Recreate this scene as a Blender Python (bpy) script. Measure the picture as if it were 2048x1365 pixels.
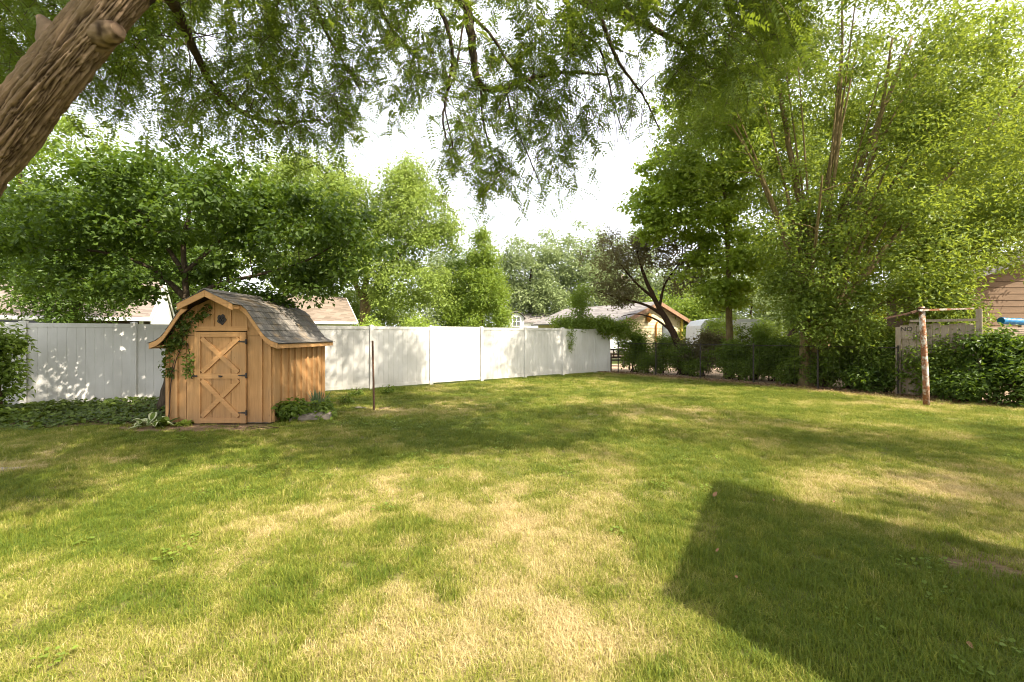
import bpy, math, random
import numpy as np
from mathutils import Vector, Matrix, noise as mnoise

for o in list(bpy.data.objects):
    bpy.data.objects.remove(o)
SC = bpy.context.scene
COL = SC.collection
rad = math.radians

# ------------------------------------------------------------------ camera
F, HZ, CX, EYE = 880.0, 671.0, 1024.0, 1.54
cam_d = bpy.data.cameras.new('camera')
cam = bpy.data.objects.new('camera', cam_d)
COL.objects.link(cam)
cam.location = (0, 0, EYE)
cam.rotation_euler = (rad(90), 0, 0)
cam_d.sensor_width = 36
cam_d.lens = F / 2048 * 36
cam_d.shift_y = -(682.5 - HZ) / 2048
cam_d.clip_start = 0.05
cam_d.clip_end = 3000
SC.camera = cam

# ------------------------------------------------------------------ sky, sun, exposure
SUN_EL = 47.0
SUN_AZ = math.atan2(0.8, -0.6)            # clockwise from +Y
TO_SUN = np.array([math.sin(SUN_AZ) * math.cos(rad(SUN_EL)), math.cos(SUN_AZ) * math.cos(rad(SUN_EL)), math.sin(rad(SUN_EL))])
world = bpy.data.worlds.new('World')
SC.world = world
world.use_nodes = True
nt = world.node_tree
bg = nt.nodes['Background']
sky = nt.nodes.new('ShaderNodeTexSky')
sky.sky_type = 'NISHITA'
sky.sun_disc = False
sky.sun_elevation = rad(SUN_EL)
sky.sun_rotation = SUN_AZ
sky.air_density = 1.2
sky.dust_density = 6.0
sky.ozone_density = 1.0
hz_mix = nt.nodes.new('ShaderNodeMix'); hz_mix.data_type = 'RGBA'      # summer haze veils the whole dome evenly
hz_mix.inputs[0].default_value = 0.8
hz_mix.inputs[7].default_value = (3.95, 3.98, 4.12, 1)
nt.links.new(sky.outputs[0], hz_mix.inputs[6])
nt.links.new(hz_mix.outputs[2], bg.inputs[0])
bg.inputs[1].default_value = 0.15
sun_d = bpy.data.lights.new('sun', 'SUN')
sun_d.energy = 3.9
sun_d.angle = rad(0.6)
sun_d.color = (1.0, 0.90, 0.74)
sun = bpy.data.objects.new('sun', sun_d)
COL.objects.link(sun)
sun.rotation_euler = Vector(-TO_SUN).to_track_quat('-Z', 'Y').to_euler()
sun.location = (8, -6, 12)
vs = SC.view_settings
vs.view_transform = 'Standard'
vs.look = 'None'
vs.exposure = 1.85
vs.gamma = 1.0
SC.cycles.use_denoising = True
SC.cycles.max_bounces = 6
SC.cycles.diffuse_bounces = 3
SC.cycles.transmission_bounces = 4
SC.cycles.adaptive_threshold = 0.02
SC.cycles.filter_width = 1.05
SC.cycles.transparent_max_bounces = 6

# ------------------------------------------------------------------ helpers
def W(px, py, z):
    """A measured point of the photograph at depth z metres, as a place in the yard."""
    return np.array([(px - CX) / F * z, z, EYE + (HZ - py) / F * z])

def G(px, py):
    z = F * EYE / (py - HZ)
    return np.array([(px - CX) / F * z, z, 0.0])

def unit(a):
    a = np.asarray(a, float)
    return a / np.maximum(np.linalg.norm(a, axis=-1, keepdims=True), 1e-9)

def hash2(ix, iy, s):
    h = (ix * 374761393 + iy * 668265263 + s * 1442695041) & 0xFFFFFFFF
    h = ((h ^ (h >> 13)) * 1274126177) & 0xFFFFFFFF
    return ((h ^ (h >> 16)) & 0xFFFF) / 65535.0

def vnoise(x, y, s=0):
    x = np.asarray(x, float); y = np.asarray(y, float)
    ix = np.floor(x).astype(np.int64); iy = np.floor(y).astype(np.int64)
    fx = x - ix; fy = y - iy
    fx = fx * fx * (3 - 2 * fx); fy = fy * fy * (3 - 2 * fy)
    a = hash2(ix, iy, s); b = hash2(ix + 1, iy, s); c = hash2(ix, iy + 1, s); d = hash2(ix + 1, iy + 1, s)
    return (a * (1 - fx) + b * fx) * (1 - fy) + (c * (1 - fx) + d * fx) * fy

def fbm(x, y, s=0, o=3):
    t = 0; a = 0.5; n = 0
    for k in range(o):
        t = t + a * vnoise(x * 2 ** k, y * 2 ** k, s + k); n += a; a *= 0.5
    return t / n

class Geo:
    def __init__(self):
        self.v = []; self.f = []; self.r = []; self.n = 0
    def add(self, v, f, r=0.5):
        v = np.asarray(v, float).reshape(-1, 3)
        f = np.asarray(f, np.int64)
        self.v.append(v); self.f.append(f + self.n)
        self.r.append(np.full(len(v), r) if np.isscalar(r) else np.asarray(r, float))
        self.n += len(v)
        return self
    def box(self, c, s, rz=0.0, r=0.5, m=None):
        x, y, z = np.asarray(s, float) / 2
        v = np.array([(-x, -y, -z), (x, -y, -z), (x, y, -z), (-x, y, -z), (-x, -y, z), (x, -y, z), (x, y, z), (-x, y, z)])
        if m is not None:
            v = v @ np.asarray(m).T
        if rz:
            ca, sa = math.cos(rz), math.sin(rz)
            v = np.stack([v[:, 0] * ca - v[:, 1] * sa, v[:, 0] * sa + v[:, 1] * ca, v[:, 2]], 1)
        return self.add(v + np.asarray(c, float), [(0, 3, 2, 1), (4, 5, 6, 7), (0, 1, 5, 4), (1, 2, 6, 5), (2, 3, 7, 6), (3, 0, 4, 7)], r)
    def bar(self, a, b, w, h, up=(0, 0, 1), r=0.5):
        a = np.asarray(a, float); b = np.asarray(b, float)
        d = unit(b - a)
        s = np.cross(d, np.asarray(up, float))
        if np.linalg.norm(s) < 1e-6:
            s = np.array([1.0, 0, 0])
        s = unit(s); u = np.cross(s, d)
        L = np.linalg.norm(b - a)
        m = np.stack([d, s, u], 1)
        return self.box((a + b) / 2, (L, w, h), m=m, r=r)
    def prism(self, poly, off):
        """closed polygon (k,3) extruded by the vector off"""
        p = np.asarray(poly, float); k = len(p)
        v = np.concatenate([p, p + np.asarray(off, float)])
        n0 = self.n
        self.add(v, [[i, (i + 1) % k, k + (i + 1) % k, k + i] for i in range(k)])
        self.f.append(np.array([list(range(k - 1, -1, -1))]) + n0)
        self.f.append(np.array([list(range(k, 2 * k))]) + n0)
        return self
    def tube(self, pts, radii, n=6, r=0.5, cap=True):
        p = np.asarray(pts, float); m = len(p)
        ra = np.full(m, radii) if np.isscalar(radii) else np.asarray(radii, float)
        t = np.gradient(p, axis=0); t = unit(t)
        ref = np.array([0.31, 0.92, 0.24]) if abs(unit(p[-1] - p[0])[2]) > 0.6 else np.array([0.05, 0.1, 1.0])
        u = unit(np.cross(t, ref)); w = np.cross(t, u)
        a = np.arange(n) * 2 * math.pi / n
        v = p[:, None, :] + ra[:, None, None] * (np.cos(a)[None, :, None] * u[:, None, :] + np.sin(a)[None, :, None] * w[:, None, :])
        i = np.arange(m - 1)[:, None] * n; j = np.arange(n)[None, :]; j2 = (j + 1) % n
        f = np.stack([i + j, i + j2, i + n + j2, i + n + j], -1).reshape(-1, 4)
        n0 = self.n
        self.add(v.reshape(-1, 3), f, r)
        if cap:
            self.f.append(np.array([list(range(n - 1, -1, -1))]) + n0)
            self.f.append(np.array([list(range((m - 1) * n, m * n))]) + n0)
        return self
    def mesh(self, name, mat, smooth=False):
        me = bpy.data.meshes.new(name)
        v = np.concatenate(self.v); r = np.concatenate(self.r)
        me.vertices.add(len(v))
        me.vertices.foreach_set('co', v.astype(np.float32).ravel())
        loops = np.concatenate([f.ravel() for f in self.f])
        sizes = np.concatenate([np.full(len(f), f.shape[1]) for f in self.f])
        starts = np.concatenate([[0], np.cumsum(sizes)[:-1]])
        me.loops.add(len(loops))
        me.loops.foreach_set('vertex_index', loops.astype(np.int32))
        me.polygons.add(len(sizes))
        me.polygons.foreach_set('loop_start', starts.astype(np.int32))
        at = me.attributes.new('rnd', 'FLOAT', 'POINT')
        at.data.foreach_set('value', r.astype(np.float32))
        me.update(calc_edges=True)
        me.polygons.foreach_set('use_smooth', np.full(len(sizes), bool(smooth)))
        me.materials.append(mat)
        return me
    def build(self, name, mat, parent=None, smooth=False, **tags):
        o = bpy.data.objects.new(name, self.mesh(name, mat, smooth))
        link(o, parent)
        for k, val in tags.items():
            o[k] = val
        return o

def link(o, parent=None):
    COL.objects.link(o)
    if parent is not None:
        o.parent = parent
        if parent.type == 'EMPTY':
            o.matrix_parent_inverse = Matrix.Translation(-parent.location)
    return o

def thing(name, label, cat, loc, group=None):
    o = bpy.data.objects.new(name, None)
    o.empty_display_size = 0.2
    COL.objects.link(o)
    o.location = Vector([float(a) for a in loc])
    tag(o, label, cat, group)
    return o

def tag(o, label, cat, group=None):
    o['label'] = label; o['category'] = cat
    if group:
        o['group'] = group
    return o

def place(me, name, parent, mat4):
    o = bpy.data.objects.new(name, me)
    link(o, parent)
    o.matrix_basis = mat4
    return o

# ------------------------------------------------------------------ materials
def new_mat(name):
    m = bpy.data.materials.new(name)
    m.use_nodes = True
    t = m.node_tree
    t.nodes.clear()
    out = t.nodes.new('ShaderNodeOutputMaterial')
    return m, t, out

def N(t, kind, **kw):
    n = t.nodes.new(kind)
    for k, v in kw.items():
        setattr(n, k, v)
    return n

def ramp(t, stops, fac):
    n = N(t, 'ShaderNodeValToRGB')
    while len(n.color_ramp.elements) < len(stops):
        n.color_ramp.elements.new(0.5)
    for e, (p, c) in zip(n.color_ramp.elements, stops):
        e.position = p; e.color = (*c, 1)
    t.links.new(fac, n.inputs[0])
    return n.outputs[0]

def noise_tex(t, scale, detail=4, rough=0.6, vec=None, dist=0.0):
    n = N(t, 'ShaderNodeTexNoise')
    n.inputs['Scale'].default_value = scale
    n.inputs['Detail'].default_value = detail
    n.inputs['Roughness'].default_value = rough
    n.inputs['Distortion'].default_value = dist
    if vec is not None:
        t.links.new(vec, n.inputs['Vector'])
    return n.outputs[0]

def mapped(t, scale=(1, 1, 1), rot=(0, 0, 0), space='Object'):
    c = N(t, 'ShaderNodeTexCoord'); m = N(t, 'ShaderNodeMapping')
    m.inputs['Scale'].default_value = scale
    m.inputs['Rotation'].default_value = rot
    t.links.new(c.outputs[space], m.inputs[0])
    return m.outputs[0]

def geo_pos(t, scale=(1, 1, 1)):
    c = N(t, 'ShaderNodeNewGeometry'); m = N(t, 'ShaderNodeMapping')
    m.inputs['Scale'].default_value = scale
    t.links.new(c.outputs['Position'], m.inputs[0])
    return m.outputs[0]

def attr(t, name='rnd', typ='GEOMETRY'):
    a = N(t, 'ShaderNodeAttribute', attribute_name=name, attribute_type=typ)
    return a.outputs['Fac']

def mixc(t, a, b, f, mode='MIX'):
    m = N(t, 'ShaderNodeMix', data_type='RGBA', blend_type=mode)
    for s, v in ((m.inputs[6], a), (m.inputs[7], b), (m.inputs[0], f)):
        if hasattr(v, 'is_output') or isinstance(v, bpy.types.NodeSocket):
            t.links.new(v, s)
        elif isinstance(v, (int, float)):
            s.default_value = v
        else:
            s.default_value = (*v, 1)
    return m.outputs[2]

def bump(t, height, strength=0.4, dist=0.02):
    b = N(t, 'ShaderNodeBump')
    b.inputs['Strength'].default_value = strength
    b.inputs['Distance'].default_value = dist
    t.links.new(height, b.inputs['Height'])
    return b.outputs[0]

def principled(t, out, col, rough=0.8, nrm=None, spec=0.25, metal=0.0):
    p = N(t, 'ShaderNodeBsdfPrincipled')
    if isinstance(col, bpy.types.NodeSocket):
        t.links.new(col, p.inputs['Base Color'])
    else:
        p.inputs['Base Color'].default_value = (*col, 1)
    p.inputs['Roughness'].default_value = rough
    p.inputs['Specular IOR Level'].default_value = spec
    p.inputs['Metallic'].default_value = metal
    if nrm is not None:
        t.links.new(nrm, p.inputs['Normal'])
    t.links.new(p.outputs[0], out.inputs[0])
    return p

def simple(name, c1, c2, scale=6.0, rough=0.8, stretch=(1, 1, 1), bstr=0.3, bdist=0.01, spec=0.25, metal=0.0):
    m, t, out = new_mat(name)
    v = geo_pos(t, stretch)
    n = noise_tex(t, scale, 6, 0.65, v)
    c = ramp(t, [(0.3, c1), (0.7, c2)], n)
    r = attr(t)
    c = mixc(t, c, mixc(t, (0.72, 0.72, 0.72), (1.0, 1.0, 1.0), r), 0.35, 'MULTIPLY')
    principled(t, out, c, rough, bump(t, n, bstr, bdist), spec, metal)
    return m

def leaf_mat(name, dark, light, trans, tfac=0.45, gloss=0.35):
    m, t, out = new_mat(name)
    r = attr(t)
    big = noise_tex(t, 0.9, 2, 0.5, geo_pos(t))
    r2 = N(t, 'ShaderNodeMath', operation='MULTIPLY_ADD'); r2.inputs[1].default_value = 0.65
    t.links.new(r, r2.inputs[0])
    sc = N(t, 'ShaderNodeMath', operation='MULTIPLY'); sc.inputs[1].default_value = 0.4
    t.links.new(big, sc.inputs[0]); t.links.new(sc.outputs[0], r2.inputs[2])
    c = ramp(t, [(0.1, dark), (0.85, light)], r2.outputs[0])
    p = N(t, 'ShaderNodeBsdfPrincipled')
    t.links.new(c, p.inputs['Base Color'])
    p.inputs['Roughness'].default_value = 0.5
    p.inputs['Specular IOR Level'].default_value = gloss
    tr = N(t, 'ShaderNodeBsdfTranslucent')
    t.links.new(mixc(t, c, trans, 0.6), tr.inputs[0])
    mx = N(t, 'ShaderNodeMixShader'); mx.inputs[0].default_value = tfac
    t.links.new(p.outputs[0], mx.inputs[1]); t.links.new(tr.outputs[0], mx.inputs[2])
    t.links.new(mx.outputs[0], out.inputs[0])
    return m

M = {}
M['leaf_locust'] = leaf_mat('leaf_locust', (0.048, 0.090, 0.012), (0.13, 0.19, 0.026), (0.32, 0.40, 0.025), 0.38)
M['leaf_broad'] = leaf_mat('leaf_broad', (0.030, 0.066, 0.009), (0.092, 0.148, 0.020), (0.20, 0.30, 0.012), 0.40)
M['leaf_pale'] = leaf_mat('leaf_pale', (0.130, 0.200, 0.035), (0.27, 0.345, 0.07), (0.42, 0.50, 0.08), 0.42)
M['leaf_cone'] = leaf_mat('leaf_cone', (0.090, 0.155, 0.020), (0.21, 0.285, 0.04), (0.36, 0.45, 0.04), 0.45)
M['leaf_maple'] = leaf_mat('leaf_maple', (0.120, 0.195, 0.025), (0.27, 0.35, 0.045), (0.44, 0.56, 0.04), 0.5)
M['leaf_hazed'] = leaf_mat('leaf_hazed', (0.150, 0.200, 0.085), (0.27, 0.33, 0.14), (0.36, 0.42, 0.16), 0.4)  # distance haze put into the leaf colour
M['leaf_elm'] = leaf_mat('leaf_elm', (0.070, 0.122, 0.018), (0.18, 0.25, 0.040), (0.40, 0.46, 0.04), 0.45)
M['leaf_sunlit'] = leaf_mat('leaf_sunlit', (0.130, 0.190, 0.020), (0.30, 0.36, 0.035), (0.55, 0.55, 0.03), 0.5)  # yellow sunlight put into the leaf colour
M['leaf_shrub'] = leaf_mat('leaf_shrub', (0.055, 0.100, 0.015), (0.155, 0.22, 0.033), (0.29, 0.38, 0.025), 0.45)
M['leaf_sparse'] = leaf_mat('leaf_sparse', (0.085, 0.060, 0.035), (0.15, 0.15, 0.055), (0.26, 0.20, 0.07), 0.38)
M['leaf_ivy'] = leaf_mat('leaf_ivy', (0.030, 0.056, 0.007), (0.095, 0.135, 0.016), (0.18, 0.25, 0.01), 0.3, 0.35)
M['leaf_lime'] = leaf_mat('leaf_lime', (0.16, 0.24, 0.03), (0.30, 0.38, 0.06), (0.42, 0.52, 0.06), 0.4)
M['leaf_iris'] = leaf_mat('leaf_iris', (0.055, 0.110, 0.055), (0.15, 0.22, 0.11), (0.20, 0.30, 0.10), 0.25)
M['litter'] = leaf_mat('litter', (0.09, 0.05, 0.025), (0.30, 0.19, 0.10), (0.30, 0.18, 0.08), 0.2, 0.2)
M['leaf_dry'] = leaf_mat('leaf_dry', (0.14, 0.06, 0.03), (0.32, 0.18, 0.10), (0.3, 0.15, 0.07), 0.2, 0.2)

def bark_mat(name, a, b, crack, sx=9.0):
    m, t, out = new_mat(name)
    v = geo_pos(t, (sx, sx, sx * 0.28))
    vo = N(t, 'ShaderNodeTexVoronoi', feature='DISTANCE_TO_EDGE')
    vo.inputs['Scale'].default_value = 1.6
    wn = noise_tex(t, 2.2, 5, 0.65, v)
    vm = N(t, 'ShaderNodeVectorMath', operation='ADD')
    t.links.new(v, vm.inputs[0]); t.links.new(wn, vm.inputs[1])
    t.links.new(vm.outputs[0], vo.inputs['Vector'])
    mr = N(t, 'ShaderNodeMapRange'); mr.inputs[1].default_value = 0.0; mr.inputs[2].default_value = 0.22
    t.links.new(vo.outputs['Distance'], mr.inputs[0])
    n2 = noise_tex(t, 7.0, 6, 0.7, v)
    c = ramp(t, [(0.25, a), (0.75, b)], n2)
    c = mixc(t, crack, c, mr.outputs[0])
    ad = N(t, 'ShaderNodeMath', operation='MULTIPLY_ADD'); ad.inputs[1].default_value = 0.35
    t.links.new(n2, ad.inputs[0]); t.links.new(mr.outputs[0], ad.inputs[2])
    principled(t, out, c, 0.9, bump(t, ad.outputs[0], 0.9, 0.03), 0.15)
    return m

def ridge_bark():
    m, t, out = new_mat('bark')
    r = attr(t)
    n = noise_tex(t, 26, 6, 0.7, geo_pos(t)); n2 = noise_tex(t, 4, 3, 0.6, geo_pos(t))
    c = ramp(t, [(0.25, (0.125, 0.075, 0.045)), (0.75, (0.29, 0.20, 0.13))], n)
    c = mixc(t, c, (0.19, 0.14, 0.095), n2)
    f = N(t, 'ShaderNodeMapRange'); f.inputs[1].default_value = 0.10; f.inputs[2].default_value = 0.60
    t.links.new(r, f.inputs[0])
    c = mixc(t, (0.035, 0.021, 0.013), c, f.outputs[0])
    principled(t, out, c, 0.9, bump(t, n, 0.6, 0.012), 0.15)
    return m
M['bark'] = ridge_bark()
M['bark_dark'] = simple('bark_dark', (0.035, 0.026, 0.018), (0.11, 0.082, 0.055), 8, 0.9, (3, 3, 0.7), 0.6, 0.02, 0.1)
M['bark_tan'] = simple('bark_tan', (0.10, 0.075, 0.035), (0.25, 0.19, 0.09), 7, 0.9, (3, 3, 0.7), 0.6, 0.02, 0.1)
M['bark_thin'] = simple('bark_thin', (0.035, 0.022, 0.016), (0.10, 0.06, 0.04), 8, 0.9, (3, 3, 1), 0.4, 0.01, 0.1)

def wood_mat(name, a, b, weather, axis='z', wfac=0.5):
    m, t, out = new_mat(name)
    st = {'z': (14, 14, 0.8), 'x': (0.8, 14, 14), 'y': (14, 0.8, 14)}[axis]
    n = noise_tex(t, 3.0, 8, 0.7, geo_pos(t, st), 0.6)
    blot = noise_tex(t, 2.3, 4, 0.6, geo_pos(t))
    c = ramp(t, [(0.25, a), (0.7, b)], n)
    bl = N(t, 'ShaderNodeMapRange'); bl.inputs[1].default_value = 0.48; bl.inputs[2].default_value = 0.75
    bl.inputs[4].default_value = wfac
    t.links.new(blot, bl.inputs[0])
    c = mixc(t, c, weather, bl.outputs[0])
    sp = N(t, 'ShaderNodeSeparateXYZ'); g = N(t, 'ShaderNodeNewGeometry')
    t.links.new(g.outputs['Position'], sp.inputs[0])
    r = attr(t)
    c = mixc(t, c, mixc(t, (0.68, 0.66, 0.62), (1, 1, 1), r), 0.6, 'MULTIPLY')
    # mud splashed up from the soil, water stains and a few knots
    dz = N(t, 'ShaderNodeMapRange'); dz.inputs[1].default_value = 0.02; dz.inputs[2].default_value = 0.34; dz.inputs[3].default_value = 0.85; dz.inputs[4].default_value = 0.0
    t.links.new(sp.outputs[2], dz.inputs[0])
    sn = noise_tex(t, 7.0, 6, 0.7, geo_pos(t, (2, 2, 0.7)))
    mm = N(t, 'ShaderNodeMath', operation='MULTIPLY'); t.links.new(dz.outputs[0], mm.inputs[0]); t.links.new(sn, mm.inputs[1])
    c = mixc(t, c, (0.17, 0.115, 0.07), mm.outputs[0])
    st2 = N(t, 'ShaderNodeMapRange'); st2.inputs[1].default_value = 0.55; st2.inputs[2].default_value = 0.72; st2.inputs[4].default_value = 0.45
    t.links.new(noise_tex(t, 2.0, 5, 0.6, geo_pos(t, (5, 5, 0.6))), st2.inputs[0])
    c = mixc(t, c, (0.20, 0.125, 0.065), st2.outputs[0])
    kv = N(t, 'ShaderNodeTexVoronoi'); kv.inputs['Scale'].default_value = 4.5
    t.links.new(geo_pos(t, (1, 1, 0.55)), kv.inputs['Vector'])
    kr = N(t, 'ShaderNodeMapRange'); kr.inputs[1].default_value = 0.03; kr.inputs[2].default_value = 0.075; kr.inputs[3].default_value = 0.7; kr.inputs[4].default_value = 0.0
    t.links.new(kv.outputs['Distance'], kr.inputs[0])
    c = mixc(t, c, (0.13, 0.065, 0.03), kr.outputs[0])
    principled(t, out, c, 0.75, bump(t, n, 0.25, 0.006), 0.25)
    return m

M['shed_wood'] = wood_mat('shed_wood', (0.37, 0.192, 0.074), (0.54, 0.31, 0.13), (0.37, 0.235, 0.125))
M['shed_trim'] = wood_mat('shed_trim', (0.40, 0.205, 0.078), (0.57, 0.325, 0.135), (0.40, 0.245, 0.125), 'x')
M['grey_wood'] = wood_mat('grey_wood', (0.21, 0.165, 0.125), (0.36, 0.30, 0.235), (0.18, 0.15, 0.12))
M['dark_wood'] = wood_mat('dark_wood', (0.030, 0.018, 0.012), (0.075, 0.045, 0.030), (0.05, 0.035, 0.025))
M['iron'] = simple('iron', (0.015, 0.013, 0.012), (0.05, 0.038, 0.03), 20, 0.6, spec=0.4)

def shingle_mat(name, a, b, moss, mfac, scale=60):
    m, t, out = new_mat(name)
    n = noise_tex(t, scale, 3, 0.7, geo_pos(t))
    c = ramp(t, [(0.3, a), (0.7, b)], n)
    r = attr(t)
    c = mixc(t, c, mixc(t, (0.55, 0.55, 0.56), (1.1, 1.08, 1.05), r), 0.8, 'MULTIPLY')
    oi = N(t, 'ShaderNodeObjectInfo')
    c = mixc(t, c, mixc(t, (0.62, 0.62, 0.63), (1.1, 1.07, 1.03), oi.outputs['Random']), 0.8, 'MULTIPLY')
    bl = noise_tex(t, 2.1, 5, 0.65, geo_pos(t))
    mr = N(t, 'ShaderNodeMapRange'); mr.inputs[1].default_value = 0.50; mr.inputs[2].default_value = 0.68; mr.inputs[4].default_value = mfac
    t.links.new(bl, mr.inputs[0])
    c = mixc(t, c, moss, mr.outputs[0])
    principled(t, out, c, 0.95, bump(t, n, 0.5, 0.004), 0.15)
    return m
M['shingle'] = shingle_mat('shingle', (0.155, 0.145, 0.135), (0.31, 0.29, 0.265), (0.27, 0.19, 0.105), 0.8)

def roof_mat(name, a, b, course=0.14):
    """far roofs: courses too small to tell apart, carried by colour and fine relief"""
    m, t, out = new_mat(name)
    g = N(t, 'ShaderNodeNewGeometry'); s = N(t, 'ShaderNodeSeparateXYZ')
    t.links.new(g.outputs['Position'], s.inputs[0])
    w = N(t, 'ShaderNodeMath', operation='DIVIDE'); w.inputs[1].default_value = course * 0.42
    t.links.new(s.outputs[2], w.inputs[0])
    fl = N(t, 'ShaderNodeMath', operation='FLOOR'); t.links.new(w.outputs[0], fl.inputs[0])
    fr = N(t, 'ShaderNodeMath', operation='FRACT'); t.links.new(w.outputs[0], fr.inputs[0])
    cb = N(t, 'ShaderNodeCombineXYZ')
    fx = N(t, 'ShaderNodeMath', operation='MULTIPLY'); fx.inputs[1].default_value = 3.3
    t.links.new(s.outputs[0], fx.inputs[0])
    fxx = N(t, 'ShaderNodeMath', operation='FLOOR'); t.links.new(fx.outputs[0], fxx.inputs[0])
    t.links.new(fxx.outputs[0], cb.inputs[0]); t.links.new(fl.outputs[0], cb.inputs[2])
    wn = N(t, 'ShaderNodeTexWhiteNoise'); t.links.new(cb.outputs[0], wn.inputs[0])
    c = mixc(t, a, b, wn.outputs[0])
    ln = N(t, 'ShaderNodeMapRange'); ln.inputs[1].default_value = 0.0; ln.inputs[2].default_value = 0.22
    ln.inputs[3].default_value = 0.62; ln.inputs[4].default_value = 1.0
    t.links.new(fr.outputs[0], ln.inputs[0])
    c = mixc(t, c, ln.outputs[0], 1.0, 'MULTIPLY')
    principled(t, out, c, 0.95, bump(t, fr.outputs[0], 0.4, 0.01), 0.1)
    return m
M['roof_tan'] = roof_mat('roof_tan', (0.135, 0.110, 0.096), (0.21, 0.175, 0.152))
M['roof_brown'] = roof_mat('roof_brown', (0.125, 0.098, 0.075), (0.205, 0.165, 0.13))
M['roof_grey'] = roof_mat('roof_grey', (0.155, 0.142, 0.135), (0.25, 0.23, 0.22))

def vinyl_mat():
    m, t, out = new_mat('vinyl')
    n = noise_tex(t, 1.3, 5, 0.6, geo_pos(t, (1, 1, 0.6)))
    c = ramp(t, [(0.3, (0.54, 0.53, 0.50)), (0.65, (0.68, 0.67, 0.645))], n)
    # grime that creeps up from the soil and runs down in streaks
    st = noise_tex(t, 3.0, 6, 0.7, geo_pos(t, (6, 6, 0.5)))
    s = N(t, 'ShaderNodeSeparateXYZ'); g = N(t, 'ShaderNodeNewGeometry')
    t.links.new(g.outputs['Position'], s.inputs[0])
    mr = N(t, 'ShaderNodeMapRange'); mr.inputs[1].default_value = 0.0; mr.inputs[2].default_value = 0.5
    mr.inputs[3].default_value = 0.55; mr.inputs[4].default_value = 0.0
    t.links.new(s.outputs[2], mr.inputs[0])
    mu = N(t, 'ShaderNodeMath', operation='MULTIPLY'); t.links.new(st, mu.inputs[0]); t.links.new(mr.outputs[0], mu.inputs[1])
    c = mixc(t, c, (0.33, 0.29, 0.19), mu.outputs[0])
    s2 = N(t, 'ShaderNodeMapRange'); s2.inputs[1].default_value = 0.56; s2.inputs[2].default_value = 0.78; s2.inputs[4].default_value = 0.55
    t.links.new(st, s2.inputs[0])
    c = mixc(t, c, (0.46, 0.45, 0.40), s2.outputs[0])
    fine = noise_tex(t, 55, 2, 0.5, geo_pos(t))
    principled(t, out, c, 0.5, bump(t, fine, 0.12, 0.003), 0.35)
    return m
M['vinyl'] = vinyl_mat()
M['white_paint'] = simple('white_paint', (0.70, 0.70, 0.68), (0.80, 0.79, 0.77), 4, 0.6, bstr=0.1)
M['cream'] = simple('cream', (0.60, 0.50, 0.29), (0.70, 0.60, 0.38), 5, 0.7, bstr=0.1)
M['tan_brick'] = simple('tan_brick', (0.36, 0.26, 0.20), (0.52, 0.40, 0.33), 9, 0.85)
M['fascia_brown'] = simple('fascia_brown', (0.22, 0.125, 0.075), (0.32, 0.19, 0.12), 6, 0.7)
M['siding_brown'] = simple('siding_brown', (0.105, 0.068, 0.040), (0.155, 0.102, 0.062), 5, 0.75, (0.4, 1, 3), 0.15, 0.004)
M['glass_dark'] = simple('glass_dark', (0.015, 0.017, 0.02), (0.03, 0.033, 0.04), 3, 0.08, bstr=0.0, spec=0.6)
M['glass_grey'] = simple('glass_grey', (0.10, 0.11, 0.115), (0.17, 0.18, 0.185), 3, 0.12, bstr=0.0, spec=0.6)
M['blue_plastic'] = simple('blue_plastic', (0.004, 0.10, 0.27), (0.01, 0.18, 0.36), 5, 0.35, bstr=0.15, spec=0.5)
M['yellow'] = simple('yellow', (0.62, 0.45, 0.08), (0.72, 0.55, 0.14), 5, 0.6)
M['amber'] = simple('amber', (0.45, 0.18, 0.03), (0.60, 0.28, 0.06), 9, 0.5)
M['concrete'] = simple('concrete', (0.15, 0.125, 0.10), (0.29, 0.25, 0.205), 14, 0.95, bstr=0.6)
M['zinc'] = simple('zinc', (0.16, 0.16, 0.155), (0.26, 0.255, 0.245), 10, 0.5, metal=0.5, spec=0.4)
M['tank'] = simple('tank', (0.46, 0.47, 0.48), (0.58, 0.585, 0.59), 4, 0.4, bstr=0.05, spec=0.4)

def rust_mat():
    m, t, out = new_mat('rusty_paint')
    n = noise_tex(t, 9, 7, 0.75, geo_pos(t, (1, 1, 0.8)))
    rust = ramp(t, [(0.3, (0.12, 0.045, 0.022)), (0.7, (0.31, 0.145, 0.068))], noise_tex(t, 34, 4, 0.7, geo_pos(t)))
    f = N(t, 'ShaderNodeMapRange'); f.inputs[1].default_value = 0.47; f.inputs[2].default_value = 0.62
    t.links.new(n, f.inputs[0])
    c = mixc(t, rust, (0.52, 0.53, 0.48), f.outputs[0])
    principled(t, out, c, 0.85, bump(t, n, 0.5, 0.006), 0.2)
    return m
M['rusty_paint'] = rust_mat()
M['rust'] = simple('rust', (0.060, 0.034, 0.024), (0.15, 0.082, 0.052), 22, 0.9)

def soil_mat(name, a, b, c3):
    m, t, out = new_mat(name)
    n = noise_tex(t, 5, 8, 0.7, geo_pos(t)); n2 = noise_tex(t, 45, 5, 0.7, geo_pos(t))
    c = ramp(t, [(0.3, a), (0.6, b), (0.8, c3)], n)
    c = mixc(t, c, mixc(t, (0.5, 0.48, 0.45), (1, 1, 1), n2), 0.7, 'MULTIPLY')
    principled(t, out, c, 0.95, bump(t, n2, 0.8, 0.02), 0.1)
    return m
M['soil'] = soil_mat('soil', (0.20, 0.125, 0.075), (0.38, 0.26, 0.165), (0.50, 0.37, 0.25))
M['bed_soil'] = soil_mat('bed_soil', (0.07, 0.045, 0.028), (0.15, 0.10, 0.06), (0.26, 0.18, 0.115))
M['dry_yard'] = soil_mat('dry_yard', (0.36, 0.26, 0.18), (0.48, 0.36, 0.26), (0.34, 0.33, 0.13))
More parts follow.
